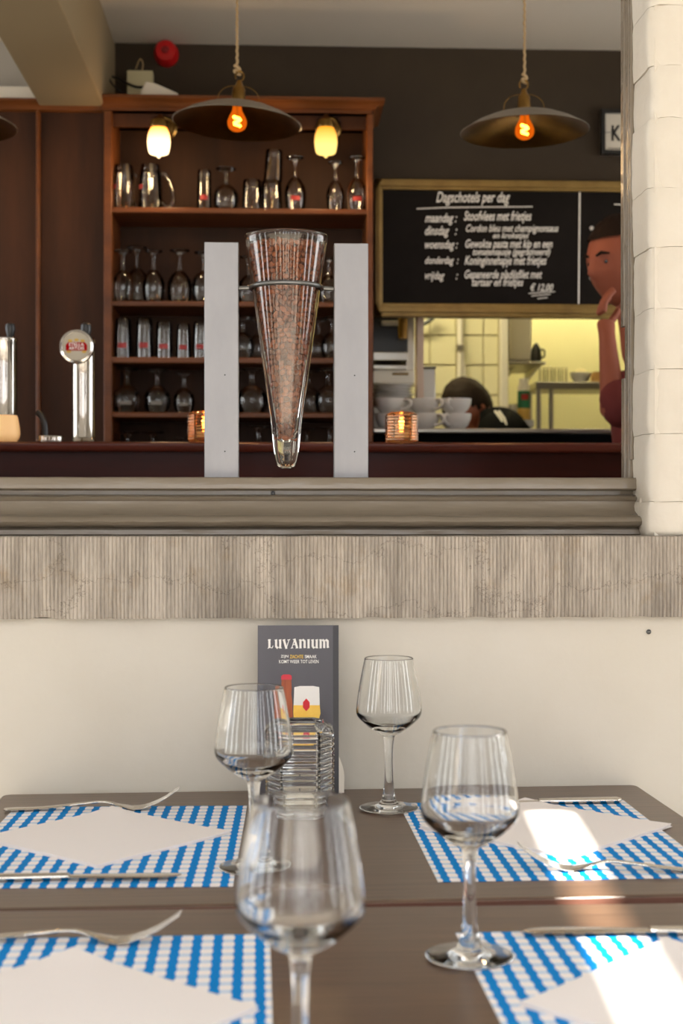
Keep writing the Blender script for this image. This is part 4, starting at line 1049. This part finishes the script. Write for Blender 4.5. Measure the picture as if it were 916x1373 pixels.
# ================================================================== ON TOP OF THE CABINET
ZCT = P(300, 133, YC).z
al = thing('alarm_bell', 'round red alarm sounder high on the dark wall', 'alarm', P(223.5, 74, YB - .001))
rx = Matrix.Rotation(R(90), 4, 'X'); s = mpp(YB)
MB().lathe([(0, 0), (16.5 * s, 0), (16.5 * s, .018), (15 * s, .026), (15 * s, .04), (13 * s, .05), (0, .054)], 28, mtx=rx).build('dome', M['red'], al)
MB().lathe([(0, .0545), (5 * s, .0545), (4 * s, .062), (0, .064)], 20, mtx=rx).build('grille', mat('dark_red', (130, 12, 18), .4), al)
jb = thing('junction_box', 'cream junction box on the wall above the cabinet', 'junction box', P(189, 130, YB - .001))
a = P(172, 130, YB); b = P(207, 99, YB)
MB().box(-(b.x - a.x) / 2, (b.x - a.x) / 2, -.035, 0, -.01, b.z - a.z).build('box', mat('cream_plastic', (206, 198, 160), .5), jb, bevel=.004)
MB().tube(spline([(.0, -.03, .05), (.01, -.035, .09), (.0, -.03, .11), (-.015, -.01, .085)], 4), .002, 6).build('lead', M['rope'], jb)
cb = MB().tube(spline([P(139, 98, 4.42), P(160, 107, 4.40), P(180, 116, 4.38), P(192, 117, 4.40)], 5), .004, 8).build('cable', M['black']); tag(cb, 'thick black cable ending beside the junction box on the cabinet', 'cable')
cb = MB().tube(spline([P(146, 103, 4.36), P(150, 112, 4.34), P(163, 124, 4.33), P(178, 129, 4.34)], 5), .003, 8).build('cable', M['black']); tag(cb, 'thin black cable drooping onto the cabinet top', 'cable')
dv = thing('white_fixture', 'white wedge shaped plastic fixture lying on top of the cabinet', 'fixture', P(216, 133, YC + .1))
d0 = dv.location.copy(); 
pp = [P(x, y, YC + .1) - d0 for x, y in ((190, 128), (197, 114), (208, 116), (240, 130), (240, 133), (190, 133))]
MB().prism([(p.x, p.z) for p in pp], -.04, .05, lambda u, v, t: (u, t, v)).build('body', M['white_paint'], dv, bevel=.004)

# ================================================================== ON THE BAR
ZB = ZBAR
def onbar(px, Y): p = P(px, 592, Y); return (p.x, Y, ZB + .0004)
YTAP = 3.42
tp = thing('beer_tap', 'chrome beer tap column with a round badge standing on the bar', 'beer tap', onbar(112, YTAP))
s = mpp(YTAP); H = P(112, 456, YTAP).z - ZB
MB().lathe([(.032, 0), (.034, .004), (.030, .010), (15.5 * s, .016), (15.5 * s, H - .01), (16.5 * s, H - .006), (16.5 * s, H), (13 * s, H + .006), (0, H + .008)], 36).build('column', M['chrome'], tp)
MB().lathe([(.006, H), (.010, H + .012), (.013, H + .024), (.012, H + .036), (.006, H + .041), (0, H + .042)], 20, c=(.006, 0, 0)).build('handle', M['black'], tp)
mz = P(107, 467.5, YTAP).z - ZB
ry = Matrix.Rotation(R(90), 4, 'X')
md = MB().lathe([(0, 0), (22.5 * s, 0), (23 * s, .006), (22 * s, .014), (19 * s, .015), (19 * s, .011), (0, .011)], 40, c=(-6 * s, -.030, mz), mtx=ry).build('badge', M['chrome'], tp)
MB().lathe([(0, .0112), (18.6 * s, .0112), (18.6 * s, .0122), (0, .0124)], 40, c=(-6 * s, -.030, mz), mtx=ry).build('badge_face', mat('cream_badge', (196, 188, 170), .6, spec=.1), md)
def BD(u, v, t): return (-6 * s + u * s, -.0425 - t, mz + v * s)
MB().prism([(-14, -5.5), (14, -5.5), (14, 2), (11, 5.5), (-11, 5.5), (-14, 2)], 0, .0008, BD).build('badge_banner', mat('red_banner', (168, 14, 20), .7, spec=.05), md, smooth=0)
for gx, gy in ((-8, 7.5), (0, 8.5), (8, 7.5), (-10, -7), (10, -7)):
    MB().prism([(gx + 3.2 * math.cos(R(a)), gy + 1.9 * math.sin(R(a))) for a in range(0, 360, 45)], 0, .0006, BD).build('badge_ornament', mat('gold_print', (206, 168, 72), .5), md, smooth=0)
lettering('badge_lettering', 'STELLA', WHITEPR, md, lambda x, z: BD(x, z, .0011), -10, 10, .6, 4.6, bold=.02)
lettering('badge_lettering', 'ARTOIS', WHITEPR, md, lambda x, z: BD(x, z, .0011), -10, 10, -4.4, -.4, bold=.02)
tp2 = thing('beer_tap', 'chrome beer tap column at the left edge, behind the frosted candle', 'beer tap', onbar(6, YTAP + .05))
s2 = mpp(YTAP + .05); H2 = P(6, 454, YTAP + .05).z - ZB
MB().lathe([(.036, 0), (.037, .004), (.033, .010), (16.5 * s2, .016), (16.5 * s2, H2 - .01), (17.5 * s2, H2 - .005), (17 * s2, H2), (0, H2 + .003)], 36).build('column', M['chrome'], tp2)
MB().lathe([(.007, H2), (.010, H2 + .012), (.0125, H2 + .024), (.011, H2 + .034), (0, H2 + .039)], 20, c=(.014, 0, 0)).build('handle', M['black'], tp2)
# frosted candle bowl
fc = thing('candle_holder', 'frosted glass candle bowl glowing at the left end of the bar', 'candle holder', onbar(3, 3.36), 0, 'candles on the bar')
s = mpp(3.36)
MB().lathe([tuple(q) for q in spline([(18 * s, 0), (22.5 * s, .012), (23 * s, .028), (21 * s, .052), (19.5 * s, .062)], 4)] + [(18 * s, .062), (20 * s, .03), (16 * s, .006), (0, .006), (0, 0)], 32).build('bowl', M['frosted'], fc)
MB().lathe([(0, .0065), (.019, .0065), (.019, .02), (0, .02)], 20).build('tealight', M['wax'], fc)
MB().lathe([(0, .022), (.003, .028), (.0035, .033), (0, .046)], 10).build('flame', M['flame'], fc)
def barcandle(label, px):
    t = ribbed_holder(label, onbar(px, 3.365), .0375, .073, 9, 'candles on the bar', flame=True, wall=.003, gm='amberglass')
    li = bpy.data.lights.new('candle_light', 'POINT'); li.energy = .9; li.color = (1, .6, .25); li.shadow_soft_size = .006
    lo = bpy.data.objects.new('candle_light', li); COL.objects.link(lo); lo.parent = t; lo.location = (0, 0, .05)
barcandle('ribbed glass candle holder half hidden behind the left post', 274)
barcandle('ribbed glass candle holder with lit tealight, before the white cups', 538.5)
# drip tray ring and black lever
dr = thing('strainer', 'small ribbed chrome strainer on the bar between the taps', 'strainer', onbar(68, 3.4))
mb = MB(); n = 48; secs = []
for z, q in ((0, 1), (.004, 1.03), (.014, 1.03), (.0165, 1)): secs.append([(.029 * q * (1 + .04 * (k % 4 < 2)) * math.cos(2 * math.pi * k / n), .029 * q * (1 + .04 * (k % 4 < 2)) * math.sin(2 * math.pi * k / n), z) for k in range(n)])
mb.loft(secs).build('rim', M['chrome'], dr, smooth=20)
lv_ = thing('bar_lever', 'bent black lever sticking up behind the chrome strainer', 'lever', onbar(58, 3.46))
pts = [P(x, y, 3.46) - lv_.location for x, y in ((60, 591), (60, 577), (58.5, 565), (54, 556), (49, 552.5))]
MB().tube(spline(pts, 4), .0075, 10).build('arm', M['black'], lv_)
MB().lathe([(0, 0), (.016, 0), (.016, .003), (.009, .006), (0, .007)], 18).build('foot', M['black'], lv_)

# ================================================================== HATCH: cups, plates, appliances
YCU = 4.34
def cup_at(px, row, label, hang):
    p = P(px, 570, YCU); s = mpp(YCU); zc = zl1 + .0004 + row * .0488
    t = thing('coffee_cup', label, 'cup', (p.x, YCU, zc), 0, 'stacked white coffee cups')
    h = .049 if row == 0 else .046; r = 21.5 * s
    o = [(0, 0), (r * .52, 0), (r * .56, .003), (r * .80, h * .30), (r * .96, h * .65), (r, h), (r * .955, h), (r * .91, h * .65), (r * .74, h * .32), (r * .5, .007), (0, .006)]
    MB().lathe(o, 32).build('body', M['porcelain'], t, smooth=50)
    ca, sa = math.cos(hang), math.sin(hang)
    pts = [Vector(((r * q + d) * ca, (r * q + d) * sa, h * z)) for q, d, z in ((.97, -.002, .85), (1, .010, .92), (1, .022, .78), (1, .022, .52), (.9, .010, .3), (.8, -.001, .28))]
    MB().tube(spline(pts, 4), .0045, 8).build('handle', M['porcelain'], t, smooth=60)
    return t
for i, (px, nm) in enumerate(((524, 'left stack, behind the ribbed candle'), (569, 'middle stack'), (611, 'right stack, beside the bowed head'))):
    hang = (R(-45), R(-40), R(-125))[i]
    cup_at(px, 0, 'white coffee cup at the bottom of the ' + nm, hang)
    cup_at(px, 1, 'white coffee cup on top of the ' + nm, hang + R((8, -6, 10)[i]))
YPLT = 4.60
zp = P(530, 549, YPLT).z
bs = thing('plate_rack', 'grey steel ledge carrying the stacked plates in the hatch', 'rack', (P(530, 560, YPLT).x, YPLT, zl1 + .0002))
MB().box(-.075, .075, -.08, .10, 0, zp - zl1 - .0004).build('block', M['inox'], bs, bevel=.002)
for i in range(8):
    z = zp + i * .0098
    t = thing('plate', 'white plate in the stack behind the cups, ' + ['bottom', 'second from bottom', 'third from bottom', 'fourth from bottom', 'fifth from bottom', 'sixth from bottom', 'second from top', 'topmost'][i], 'plate', (P(527, 540, YPLT).x + .004 * math.sin(i * 2), YPLT, z), 0, 'stacked white plates')
    MB().lathe([(0, 0), (.042, 0), (.045, .002), (.066, .0075), (.0665, .0092), (.064, .0092), (.044, .004), (0, .0035)], 32).build('disc', M['porcelain'], t, smooth=50)
# coffee machine / appliance in the dark left corner of the hatch
YM = 4.75
cm = thing('coffee_machine', 'dark appliance with steel panels at the left of the hatch', 'appliance', (P(525, 520, YM).x, YM, zl1 + .0004))
c0 = cm.location.copy()
def mbx(name, x0, y0, x1, y1, ya, yb, m, bev=.003):
    a = P(x0, y1, YM) - c0; b = P(x1, y0, YM) - c0; MB().box(a.x, b.x, ya, yb, a.z, b.z).build(name, m, cm, bevel=bev)
mbx('housing', 496, 405, 548, 473, .02, .25, M['black'])
mbx('dark_panel', 512, 430, 540, 436, 0, .03, M['inox'])
mbx('steel_panel', 500, 473, 546, 484, -.02, .22, M['inox'])
mbx('drip_tray', 500, 490, 545, 496, -.02, .2, M['inox'])
mbx('body', 500, 496, 556, 514, .0, .24, M['white_paint'])
mbx('back_plate', 496, 484, 548, 575, .2, .25, M['darkwood'])
mbx('front_slot', 526, 500, 548, 503, -.005, .02, M['gold'])
mbx('pillar', 545, 405, 557, 500, .03, .12, M['inox'])
MB().lathe([(.0, 0), (.016, 0), (.016, .07), (0, .07)], 16, c=(P(540, 440, YM).x - c0.x, -.01, P(540, 455, YM).z - c0.z)).build('knob', M['brass'], cm)
hp_ = struct('trim_3', MB().box(P(558, 500, 4.6).x, P(566.5, 500, 4.6).x, 4.56, 4.64, zl1, CEIL), mat('pinkish_post', (196, 172, 152), .5), 'upright post in the kitchen hatch')
# kitchen things
def kbox(t, name, x0, y0, x1, y1, Y, dep, m, bev=.003):
    o = t.location; a = P(x0, y1, Y); b = P(x1, y0, Y); return MB().box(a.x - o.x, b.x - o.x, 0 + Y - o.y, dep + Y - o.y, a.z - o.z, b.z - o.z).build(name, m, t, bevel=bev)
YH = 4.80
t = thing('steel_canister', 'tall grey steel canister beside the hatch post', 'canister', (P(575, 535, YH).x, YH, zl1 + .0004))
kbox(t, 'body', 567, 494, 584, 573.5, YH, .06, M['inox']); kbox(t, 'lid', 566, 491, 585, 494, YH - .003, .066, M['ring_steel'])
t = thing('pipe', 'pale vertical pipe running down the tiled kitchen wall', 'pipe', P(617, 560, YK - .03))
MB().tube([P(617, 570, YK - .03) - t.location, P(617, 300, YK - .03) - t.location], .012, 12).build('tube', M['white_paint'], t)
MB().tube(spline([P(x, y, YK - .03) - t.location for x, y in ((628, 530), (622, 490), (619, 440), (619, 380))], 4), .005, 8).build('hose', M['white_paint'], t)
for y in (470, 540): MB().lathe([(.012, 0), (.017, 0), (.017, .02), (.012, .02)], 12, c=P(617, y, YK - .03) - t.location).build('clip', M['inox'], t)
t = thing('cable_loop', 'dark loop of cable hanging at the top of the tiled wall', 'cable', P(575, 425, YK - .05))
MB().tube(spline([P(x, y, YK - .05) - t.location for x, y in ((562, 434), (570, 433), (578, 428), (588, 418))], 4), .009, 8).build('loop', M['black'], t)
YF = 5.9
t = thing('wall_cabinet', 'white kitchen wall cabinet above the steel shelf', 'cabinet', P(697, 484, YF))
kbox(t, 'carcass', 683, 380, 713, 483, YF + .015, .3, M['white_paint']); kbox(t, 'door', 683.5, 380, 712.5, 483, YF, .015, M['white_paint'])
kbox(t, 'edge_gap', 681.5, 380, 683, 483, YF + .02, .2, M['black'])
t = thing('wall_shelf', 'grey steel wall shelf under the white kitchen cabinet', 'shelf', P(705, 492, YF))
o_ = t.location; a = P(680, 492, YF - .1); b = P(732, 485, YF - .1)
MB().box(a.x - o_.x, b.x - o_.x, -.1, .3, a.z - o_.z + .012, b.z - o_.z).build('board', M['inox'], t, bevel=.003)
for px in (690, 722): MB().prism([(-.1, 0), (.3, 0), (.3, -.05)], -.006, .006, lambda u, v, q, X=P(px, 490, YF).x - o_.x: (X + q, u, v + .012)).build('bracket', M['inox'], t)
t = thing('kettle', 'dark kettle standing on the steel wall shelf beside the cabinet', 'kettle', (P(719, 480, YF).x, YF, P(719, 484.5, YF - .0).z))
MB().lathe([(0, 0), (.022, 0), (.024, .02), (.020, .05), (.012, .065), (.006, .075), (0, .078)], 20).build('body', M['black'], t)
MB().tube(spline([(.020, 0, .05), (.034, 0, .045), (.034, 0, .02), (.022, 0, .015)], 4), .004, 8).build('handle', M['black'], t)
YSB = 5.75
ktz = P(700, 563.5, YSB).z
t = thing('side_counter', 'pale kitchen side counter carrying the sauce bottle', 'counter', (P(702, 568, YSB).x, YSB, .15))
o_ = t.location; a = P(683, 575, YSB - .05); b = P(717, 564, YSB - .05)
MB().box(a.x - o_.x, b.x - o_.x, -.05, .3, ktz - .03 - .15, ktz - .15).build('top', M['inox'], t, bevel=.003)
MB().box(a.x - o_.x + .01, b.x - o_.x - .01, -.02, .28, 0, ktz - .03 - .15).build('body', M['white_paint'], t)
t = thing('sauce_bottle', 'squeeze bottle with a green label and pale cap in the kitchen', 'bottle', (P(702.5, 563, YSB).x, YSB, ktz + .0004))
s = mpp(YSB); Hb = P(702, 508, YSB).z - ktz
MB().lathe([(0, 0), (8 * s, 0), (8.5 * s, .004), (8.5 * s, Hb * .28)], 24).build('base_band', mat('sauce_yellow', (212, 172, 90), .4), t)
MB().lathe([(8.5 * s, Hb * .28), (8.6 * s, Hb * .7)], 24).build('label_band', mat('green_label', (20, 104, 72), .5), t)
MB().lathe([(8.6 * s, Hb * .7), (8 * s, Hb * .82), (6.5 * s, Hb * .88), (6.5 * s, Hb), (0, Hb)], 24).build('cap', M['porcelain'], t)
patch(t, 8.7 * s, Hb * .48, Hb * .62, LBLRED, 70)
t = thing('mug', 'small white mug left of the sauce bottle in the kitchen', 'mug', (P(689, 563, YSB).x, YSB + .02, ktz + .0004))
MB().lathe([(0, 0), (5 * s, 0), (5.5 * s, .006), (5.7 * s, .065), (5.2 * s, .065), (5 * s, .008), (0, .007)], 20).build('body', M['porcelain'], t)
MB().tube(spline([(-5.5 * s, 0, .05), (-9 * s, 0, .045), (-9 * s, 0, .025), (-5.4 * s, 0, .018)], 3), .003, 6).build('handle', M['porcelain'], t)
# steel work table with shelf
YT2 = 6.0
t = thing('steel_worktable', 'grey steel kitchen worktable with open frame', 'worktable', (P(780, 570, YT2).x, YT2, .15))
o_ = t.location; za = P(780, 522, YT2).z - .15; zb_ = P(780, 512, YT2).z - .15; xa = P(719, 520, YT2).x - o_.x; xb = P(905, 520, YT2).x - o_.x
MB().box(xa, xb, 0, .25, za, zb_).build('top', M['inox'], t, bevel=.003)
for x in (xa + .004, P(737, 520, YT2).x - o_.x, xb - .02):
    MB().box(x, x + .017, .005, .022, 0, za).build('leg', M['inox'], t)
for x in (xa + .004, xb - .02): MB().box(x, x + .017, .22, .237, 0, za).build('leg', M['inox'], t)
ztt = zb_ + .15
for i, px in enumerate((728, 738, 748, 758)):
    q = thing('tumbler', 'faint clear tumbler on the steel kitchen worktable, ' + ORD[i], 'glass', (P(px, 505, YT2 + .1).x, YT2 + .12, ztt + .0004), 0, 'tumblers on the worktable')
    g_tumbler(q, .028, .072)
q = thing('bowl', 'white bowl on the steel kitchen worktable', 'bowl', (P(779, 505, YT2 + .1).x, YT2 + .1, ztt + .0004))
MB().lathe([(0, 0), (.024, 0), (.03, .01), (.045, .035), (.048, .048), (.045, .048), (.03, .02), (0, .01)], 28).build('shell', M['porcelain'], q)
MB().lathe([(.0, .047), (.03, .047), (.02, .062), (0, .066)], 20).build('contents', mat('cream_food', (224, 210, 160), .7), q)
q = thing('box', 'brown carton beside the white bowl on the kitchen worktable', 'box', (P(805, 505, YT2 + .1).x, YT2 + .1, ztt + .0004))
MB().box(-.03, .03, -.03, .05, 0, .045).build('carton', mat('carton', (196, 150, 90), .7), q, bevel=.002); MB().box(-.031, .031, -.031, .051, .045, .05).build('lid', mat('carton_lid', (178, 134, 78), .7), q)
q = thing('tomato', 'red tomato on the hatch worktop near the window jamb', 'tomato', (P(767, 572, 4.85).x, 4.85, zl1 + .0004))
MB().lathe([(0, .002), (.012, 0), (.020, .008), (.021, .016), (.016, .025), (.006, .027), (0, .0255)], 20).build('fruit', M['red'], q)
for a in range(0, 360, 72): MB().tube([(0, 0, .0262), (.010 * math.cos(R(a)), .010 * math.sin(R(a)), .0272)], [.0016, .0005], 5).build('sepal', mat('green_leaf', (60, 110, 40), .6), q)

# kitchen ceiling light (fluorescent tube box above the hatch, out of the camera's view)
kl = thing('kitchen_light', 'fluorescent ceiling light in the kitchen', 'lamp', (1.25, 6.2, CEIL))
MB().box(-.55, .55, -.07, .07, -.03, 0).build('housing', M['white_paint'], kl)
LT = emis('lit_tube', (255, 240, 188), 140)
MB().tube([(-.52, 0, -.05), (.52, 0, -.05)], .018, 12).build('tube', LT, kl)
kl2 = thing('kitchen_light', 'second fluorescent tube added to brighten the tiled kitchen wall', 'lamp', (.3, 5.0, CEIL))  # extra tube added to brighten the left part of the kitchen
MB().box(-.55, .55, -.07, .07, -.03, 0).build('housing', M['white_paint'], kl2)
MB().tube([(-.52, 0, -.05), (.52, 0, -.05)], .018, 12).build('tube', emis('lit_tube_dim', (255, 240, 188), 170), kl2)

# ================================================================== PEOPLE
def skin_mesh(name, pts, edges, rad, sub=2):
    me = bpy.data.meshes.new(name); me.from_pydata([tuple(p) for p in pts], edges, []); o = bpy.data.objects.new(name, me); COL.objects.link(o)
    md = o.modifiers.new('skin', 'SKIN'); md.use_smooth_shade = True
    for i, v in enumerate(me.skin_vertices[0].data):
        r = rad[i]; v.radius = (r, r) if isinstance(r, (int, float)) else r; v.use_root = (i == 0)
    sb = o.modifiers.new('sub', 'SUBSURF'); sb.levels = sub; sb.render_levels = sub
    dg = bpy.context.evaluated_depsgraph_get(); dg.update(); ev = bpy.data.meshes.new_from_object(o.evaluated_get(dg)); bpy.data.objects.remove(o); bpy.data.meshes.remove(me)
    ev.polygons.foreach_set('use_smooth', [True] * len(ev.polygons)); return ev
def head_mesh(mx, hgt=.235):
    """face looks along -Y, z up, origin at head centre"""
    bm = bmesh.new(); bmesh.ops.create_uvsphere(bm, u_segments=40, v_segments=30, radius=1)
    for v in bm.verts:
        x, y, z = v.co; w = .078 - .012 * max(0, -z) ** 1.5 - .010 * max(0, -z - .3); d = .098 - .006 * max(0, -z)
        if z < -.2 and y > 0: d *= 1 - .35 * min(1, (-z - .2))
        q = Vector((x * w, y * d, z * hgt / 2))
        f = max(0, -y) ** 2
        nz_ = math.exp(-(x / .16) ** 2) * f
        q.y -= .026 * nz_ * math.exp(-((z + .22) / .14) ** 2) + .014 * nz_ * math.exp(-((z + .02) / .16) ** 2)     # nose
        q.y += .011 * f * math.exp(-((abs(x) - .36) / .16) ** 2) * math.exp(-((z - .02) / .10) ** 2)                    # eye sockets
        q.y -= .006 * f * math.exp(-((z - .16) / .08) ** 2)                                                            # brow
        q.y -= .007 * f * math.exp(-(x / .3) ** 2) * math.exp(-((z + .50) / .06) ** 2)                                 # lips
        q.y += .004 * f * math.exp(-(x / .25) ** 2) * math.exp(-((z + .545) / .025) ** 2)
        q.y -= .010 * f * math.exp(-(x / .3) ** 2) * math.exp(-((z + .82) / .14) ** 2)                                 # chin
        v.co = q
    for sx in (-1, 1):                                  # ears
        e = bmesh.ops.create_uvsphere(bm, u_segments=10, v_segments=8, radius=1)
        for v in e['verts']: v.co = Vector((sx * (.077 + v.co.x * .009), .012 + v.co.y * .019, -.005 + v.co.z * .032))
    me = bpy.data.meshes.new('head'); bm.to_mesh(me); bm.free(); me.transform(mx); me.polygons.foreach_set('use_smooth', [True] * len(me.polygons)); return me
def hair_mesh(mx, hgt=.235, low=-.1, fringe=.42):
    bm = bmesh.new(); bmesh.ops.create_uvsphere(bm, u_segments=40, v_segments=30, radius=1)
    kill = []
    for v in bm.verts:
        x, y, z = v.co; lim = fringe if y < -.35 else (low if y > .1 else low + (fringe - low) * min(1, (.1 - y) / .45))
        nn = NZ.noise(Vector((x * 5, y * 5, z * 3))) * .05
        if z < lim - .12 + nn: kill.append(v)
        else: v.co = Vector((x * .086, y * .108 + .004, z * hgt / 2 * 1.07)) * (1 + .04 * NZ.noise(Vector((x * 9, y * 9, z * 9))))
    bmesh.ops.delete(bm, geom=kill, context='VERTS')
    me = bpy.data.meshes.new('hair'); bm.to_mesh(me); bm.free(); me.transform(mx); me.polygons.foreach_set('use_smooth', [True] * len(me.polygons)); return me
def join_meshes(name, ms, m):
    bm = bmesh.new()
    for q in ms: bm.from_mesh(q); bpy.data.meshes.remove(q)
    me = bpy.data.meshes.new(name); bm.to_mesh(me); bm.free(); me.materials.clear(); me.materials.append(m)
    me.polygons.foreach_set('use_smooth', [True] * len(me.polygons)); return me
def eyes(mx, parent, m1, m2):
    for sx in (-1, 1):
        e = MB().lathe([(0, -.009), (.005, -.0075), (.0085, -.003), (.0085, .003), (.005, .0075), (0, .009)], 14, c=(sx * .030, -.0755, .003)); me = e.mesh('eye', 60); me.transform(mx); link('eye', me, m1, parent)
        e = MB().lathe([(0, 0), (.0062, 0), (.0052, .0025), (0, .003)], 12, c=(sx * .030, -.0838, .003), mtx=Matrix.Rotation(R(90), 4, 'X')); me = e.mesh('iris', 60); me.transform(mx); link('iris', me, m2, parent)
        e = MB().tube([(sx * .012, -.098, .020), (sx * .030, -.0975, .026), (sx * .048, -.086, .021)], [.003, .0042, .002], 8); me = e.mesh('eyebrow', 60); me.transform(mx); link('eyebrow', me, M['hairdark'], parent)
EYEW = mat('eye_white', (150, 132, 122), .5); EYEB = mat('dark_iris', (30, 20, 14), .2)
# --- waiter behind the bar, half hidden by the window jamb
YWT = 3.93; FL = .15
hc = P(834, 352, YWT)
def wp(px, py, dy=0.): return P(px, py, YWT + dy)
hmx = Matrix.Translation(hc) @ Matrix.Rotation(R(-60), 4, 'Z') @ Matrix.Rotation(R(8), 4, 'X') @ Matrix.Scale(1.08, 4)
bp_ = wp(862, 560); X0w = wp(868, 600).x
sh_n = Vector((hc.x + .075, YWT - .19, hc.z - .33)); sh_f = Vector((hc.x + .075, YWT + .19, hc.z - .33))
el = wp(824, 562, -.20); ha = wp(812, 428, -.13); wr = wp(814, 450, -.15)
# skin: neck + near forearm and hand raised to the chin
neck = skin_mesh('n', [Vector((hc.x + .070, YWT, hc.z - .31)), Vector((hc.x + .05, YWT, hc.z - .2)), Vector((hc.x + .028, YWT, hc.z - .08)), Vector((hc.x + .015, YWT, hc.z - .02))], [(0, 1), (1, 2), (2, 3)], [.075, .058, .055, .05])
arm = skin_mesh('a', [el, el.lerp(wr, .35), wr, ha], [(0, 1), (1, 2), (2, 3)], [.042, .034, .023, (.030, .016)])
fingers = []
for k in range(5):
    if k < 4:
        b0 = ha + Vector((-.012, -.026 + k * .017, .012)); L_ = (.070, .078, .074, .058)[k]
        pts = [b0, b0 + Vector((.004, 0, L_ * .42)), b0 + Vector((.018, .002, L_ * .72)), b0 + Vector((.034, .004, L_ * .92))]
        fingers.append(skin_mesh('f', pts, [(0, 1), (1, 2), (2, 3)], [.0095, .009, .0085, .007]))
    else:
        b0 = ha + Vector((.012, .028, -.012)); fingers.append(skin_mesh('f', [b0, b0 + Vector((.022, .014, .022)), b0 + Vector((.036, .012, .05))], [(0, 1), (1, 2)], [.012, .0105, .008]))
legs_far = []
body = join_meshes('person', [head_mesh(hmx), neck, arm] + fingers, M['skin2'])
pw = link('person', body, M['skin2']); tag(pw, 'person in maroon shirt behind the bar, hand raised to the face, half behind the jamb', 'person')
link('hair', hair_mesh(hmx, low=-.15, fringe=.56), M['hairdark'], pw)
eyes(hmx, pw, EYEW, EYEB)
pel = Vector((hc.x + .12, YWT, 1.08)); 
sh = skin_mesh('shirt', [pel, Vector((hc.x + .12, YWT, 1.30)), Vector((hc.x + .10, YWT, hc.z - .42)), Vector((hc.x + .078, YWT, hc.z - .315)), sh_n, el, el.lerp(wr, .5), sh_f, Vector((hc.x + .10, YWT + .20, hc.z - .62))],
    [(0, 1), (1, 2), (2, 3), (2, 4), (4, 5), (5, 6), (2, 7), (7, 8)], [(.15, .11), (.15, .11), (.165, .115), .068, .075, .066, .054, .075, .055])
link('shirt', sh, M['maroon'], pw)
tr = skin_mesh('trousers', [pel, Vector((hc.x + .12, YWT - .09, 1.0)), Vector((hc.x + .09, YWT - .10, .6)), Vector((hc.x + .13, YWT - .10, FL + .06)), Vector((hc.x + .03, YWT - .10, FL + .05)), Vector((hc.x + .12, YWT + .09, 1.0)), Vector((hc.x + .14, YWT + .10, .6)), Vector((hc.x + .17, YWT + .10, FL + .06)), Vector((hc.x + .07, YWT + .10, FL + .05))],
    [(0, 1), (1, 2), (2, 3), (3, 4), (0, 5), (5, 6), (6, 7), (7, 8)], [.14, .095, .066, .05, .045, .095, .066, .05, .045])
link('trousers', tr, M['blackcloth'], pw)
# --- cook bent over in the kitchen
YCK = 5.25
hk_ = P(626, 546, YCK)
hm2 = Matrix.Translation(hk_) @ Matrix.Rotation(R(-62), 4, 'Z') @ Matrix.Rotation(R(38), 4, 'X') @ Matrix.Scale(.92, 4)
def ck(px, py, dy=0.): return P(px, py, YCK + dy)
n0, n1 = ck(662, 566), ck(641, 556)

base2 = Vector((ck(715, 600).x, YCK, .15))
shz = ck(668, 574)
la = skin_mesh('a', [n0, n1, ck(632, 552), ck(668, 584, -.12), ck(655, 600, -.2), ck(628, 622, -.22), ck(606, 618, -.2)], [(0, 1), (1, 2), (0, 3), (3, 4), (4, 5), (5, 6)], [.058, .055, .05, .05, .042, .032, (.04, .02)])
f2 = []
for k in range(5):
    b0 = ck(604, 618, -.2) + Vector((-.02, -.03 + .016 * k, 0)); d_ = Vector((-.035, 0, -.012)) if k else Vector((-.018, -.025, .004))
    f2.append(skin_mesh('f', [b0, b0 + d_, b0 + d_ * 1.8 + Vector((0, 0, -.012))], [(0, 1), (1, 2)], [.010, .009, .0075]))
pk = link('person', join_meshes('person', [head_mesh(hm2), la] + f2, M['skin']), M['skin']); tag(pk, 'dark haired cook in black bending down in the kitchen behind the cups', 'person')
link('hair', hair_mesh(hm2, low=-.55, fringe=.30), M['hairdark'], pk)
eyes(hm2, pk, EYEW, EYEB)
hip = Vector((ck(715, 600).x + .05, YCK, 1.02))
jk = skin_mesh('jacket', [hip, hip.lerp(shz, .55), shz, ck(652, 563), ck(668, 584, -.19), ck(655, 600, -.2), ck(668, 584, .19), ck(640, 612, .2)],
    [(0, 1), (1, 2), (2, 3), (2, 4), (4, 5), (2, 6), (6, 7)], [(.15, .12), (.15, .12), (.12, .10), .066, .075, .055, .075, .055])
link('jacket', jk, M['blackcloth'], pk)
for px0, px1 in ((663, 674), (668, 678)):
    a, b = ck(px0, 552, -.15), ck(px1, 576, -.19); mb = MB().tube([a + Vector((0, -.02, 0)), a.lerp(b, .5) + Vector((.004, -.035, .004)), b + Vector((0, -.03, 0))], .005, 6); mb.build('stripe', M['porcelain'], pk)
tr2 = skin_mesh('trousers', [hip, hip + Vector((0, -.09, -.08)), hip + Vector((-.04, -.10, -.45)), Vector((hip.x, YCK - .1, .21)), Vector((hip.x - .12, YCK - .1, .2)), hip + Vector((0, .09, -.08)), hip + Vector((-.04, .10, -.45)), Vector((hip.x, YCK + .1, .21)), Vector((hip.x - .12, YCK + .1, .2))],
    [(0, 1), (1, 2), (2, 3), (3, 4), (0, 5), (5, 6), (6, 7), (7, 8)], [.13, .09, .065, .05, .045, .09, .065, .05, .045])
link('trousers', tr2, M['blackcloth'], pk)
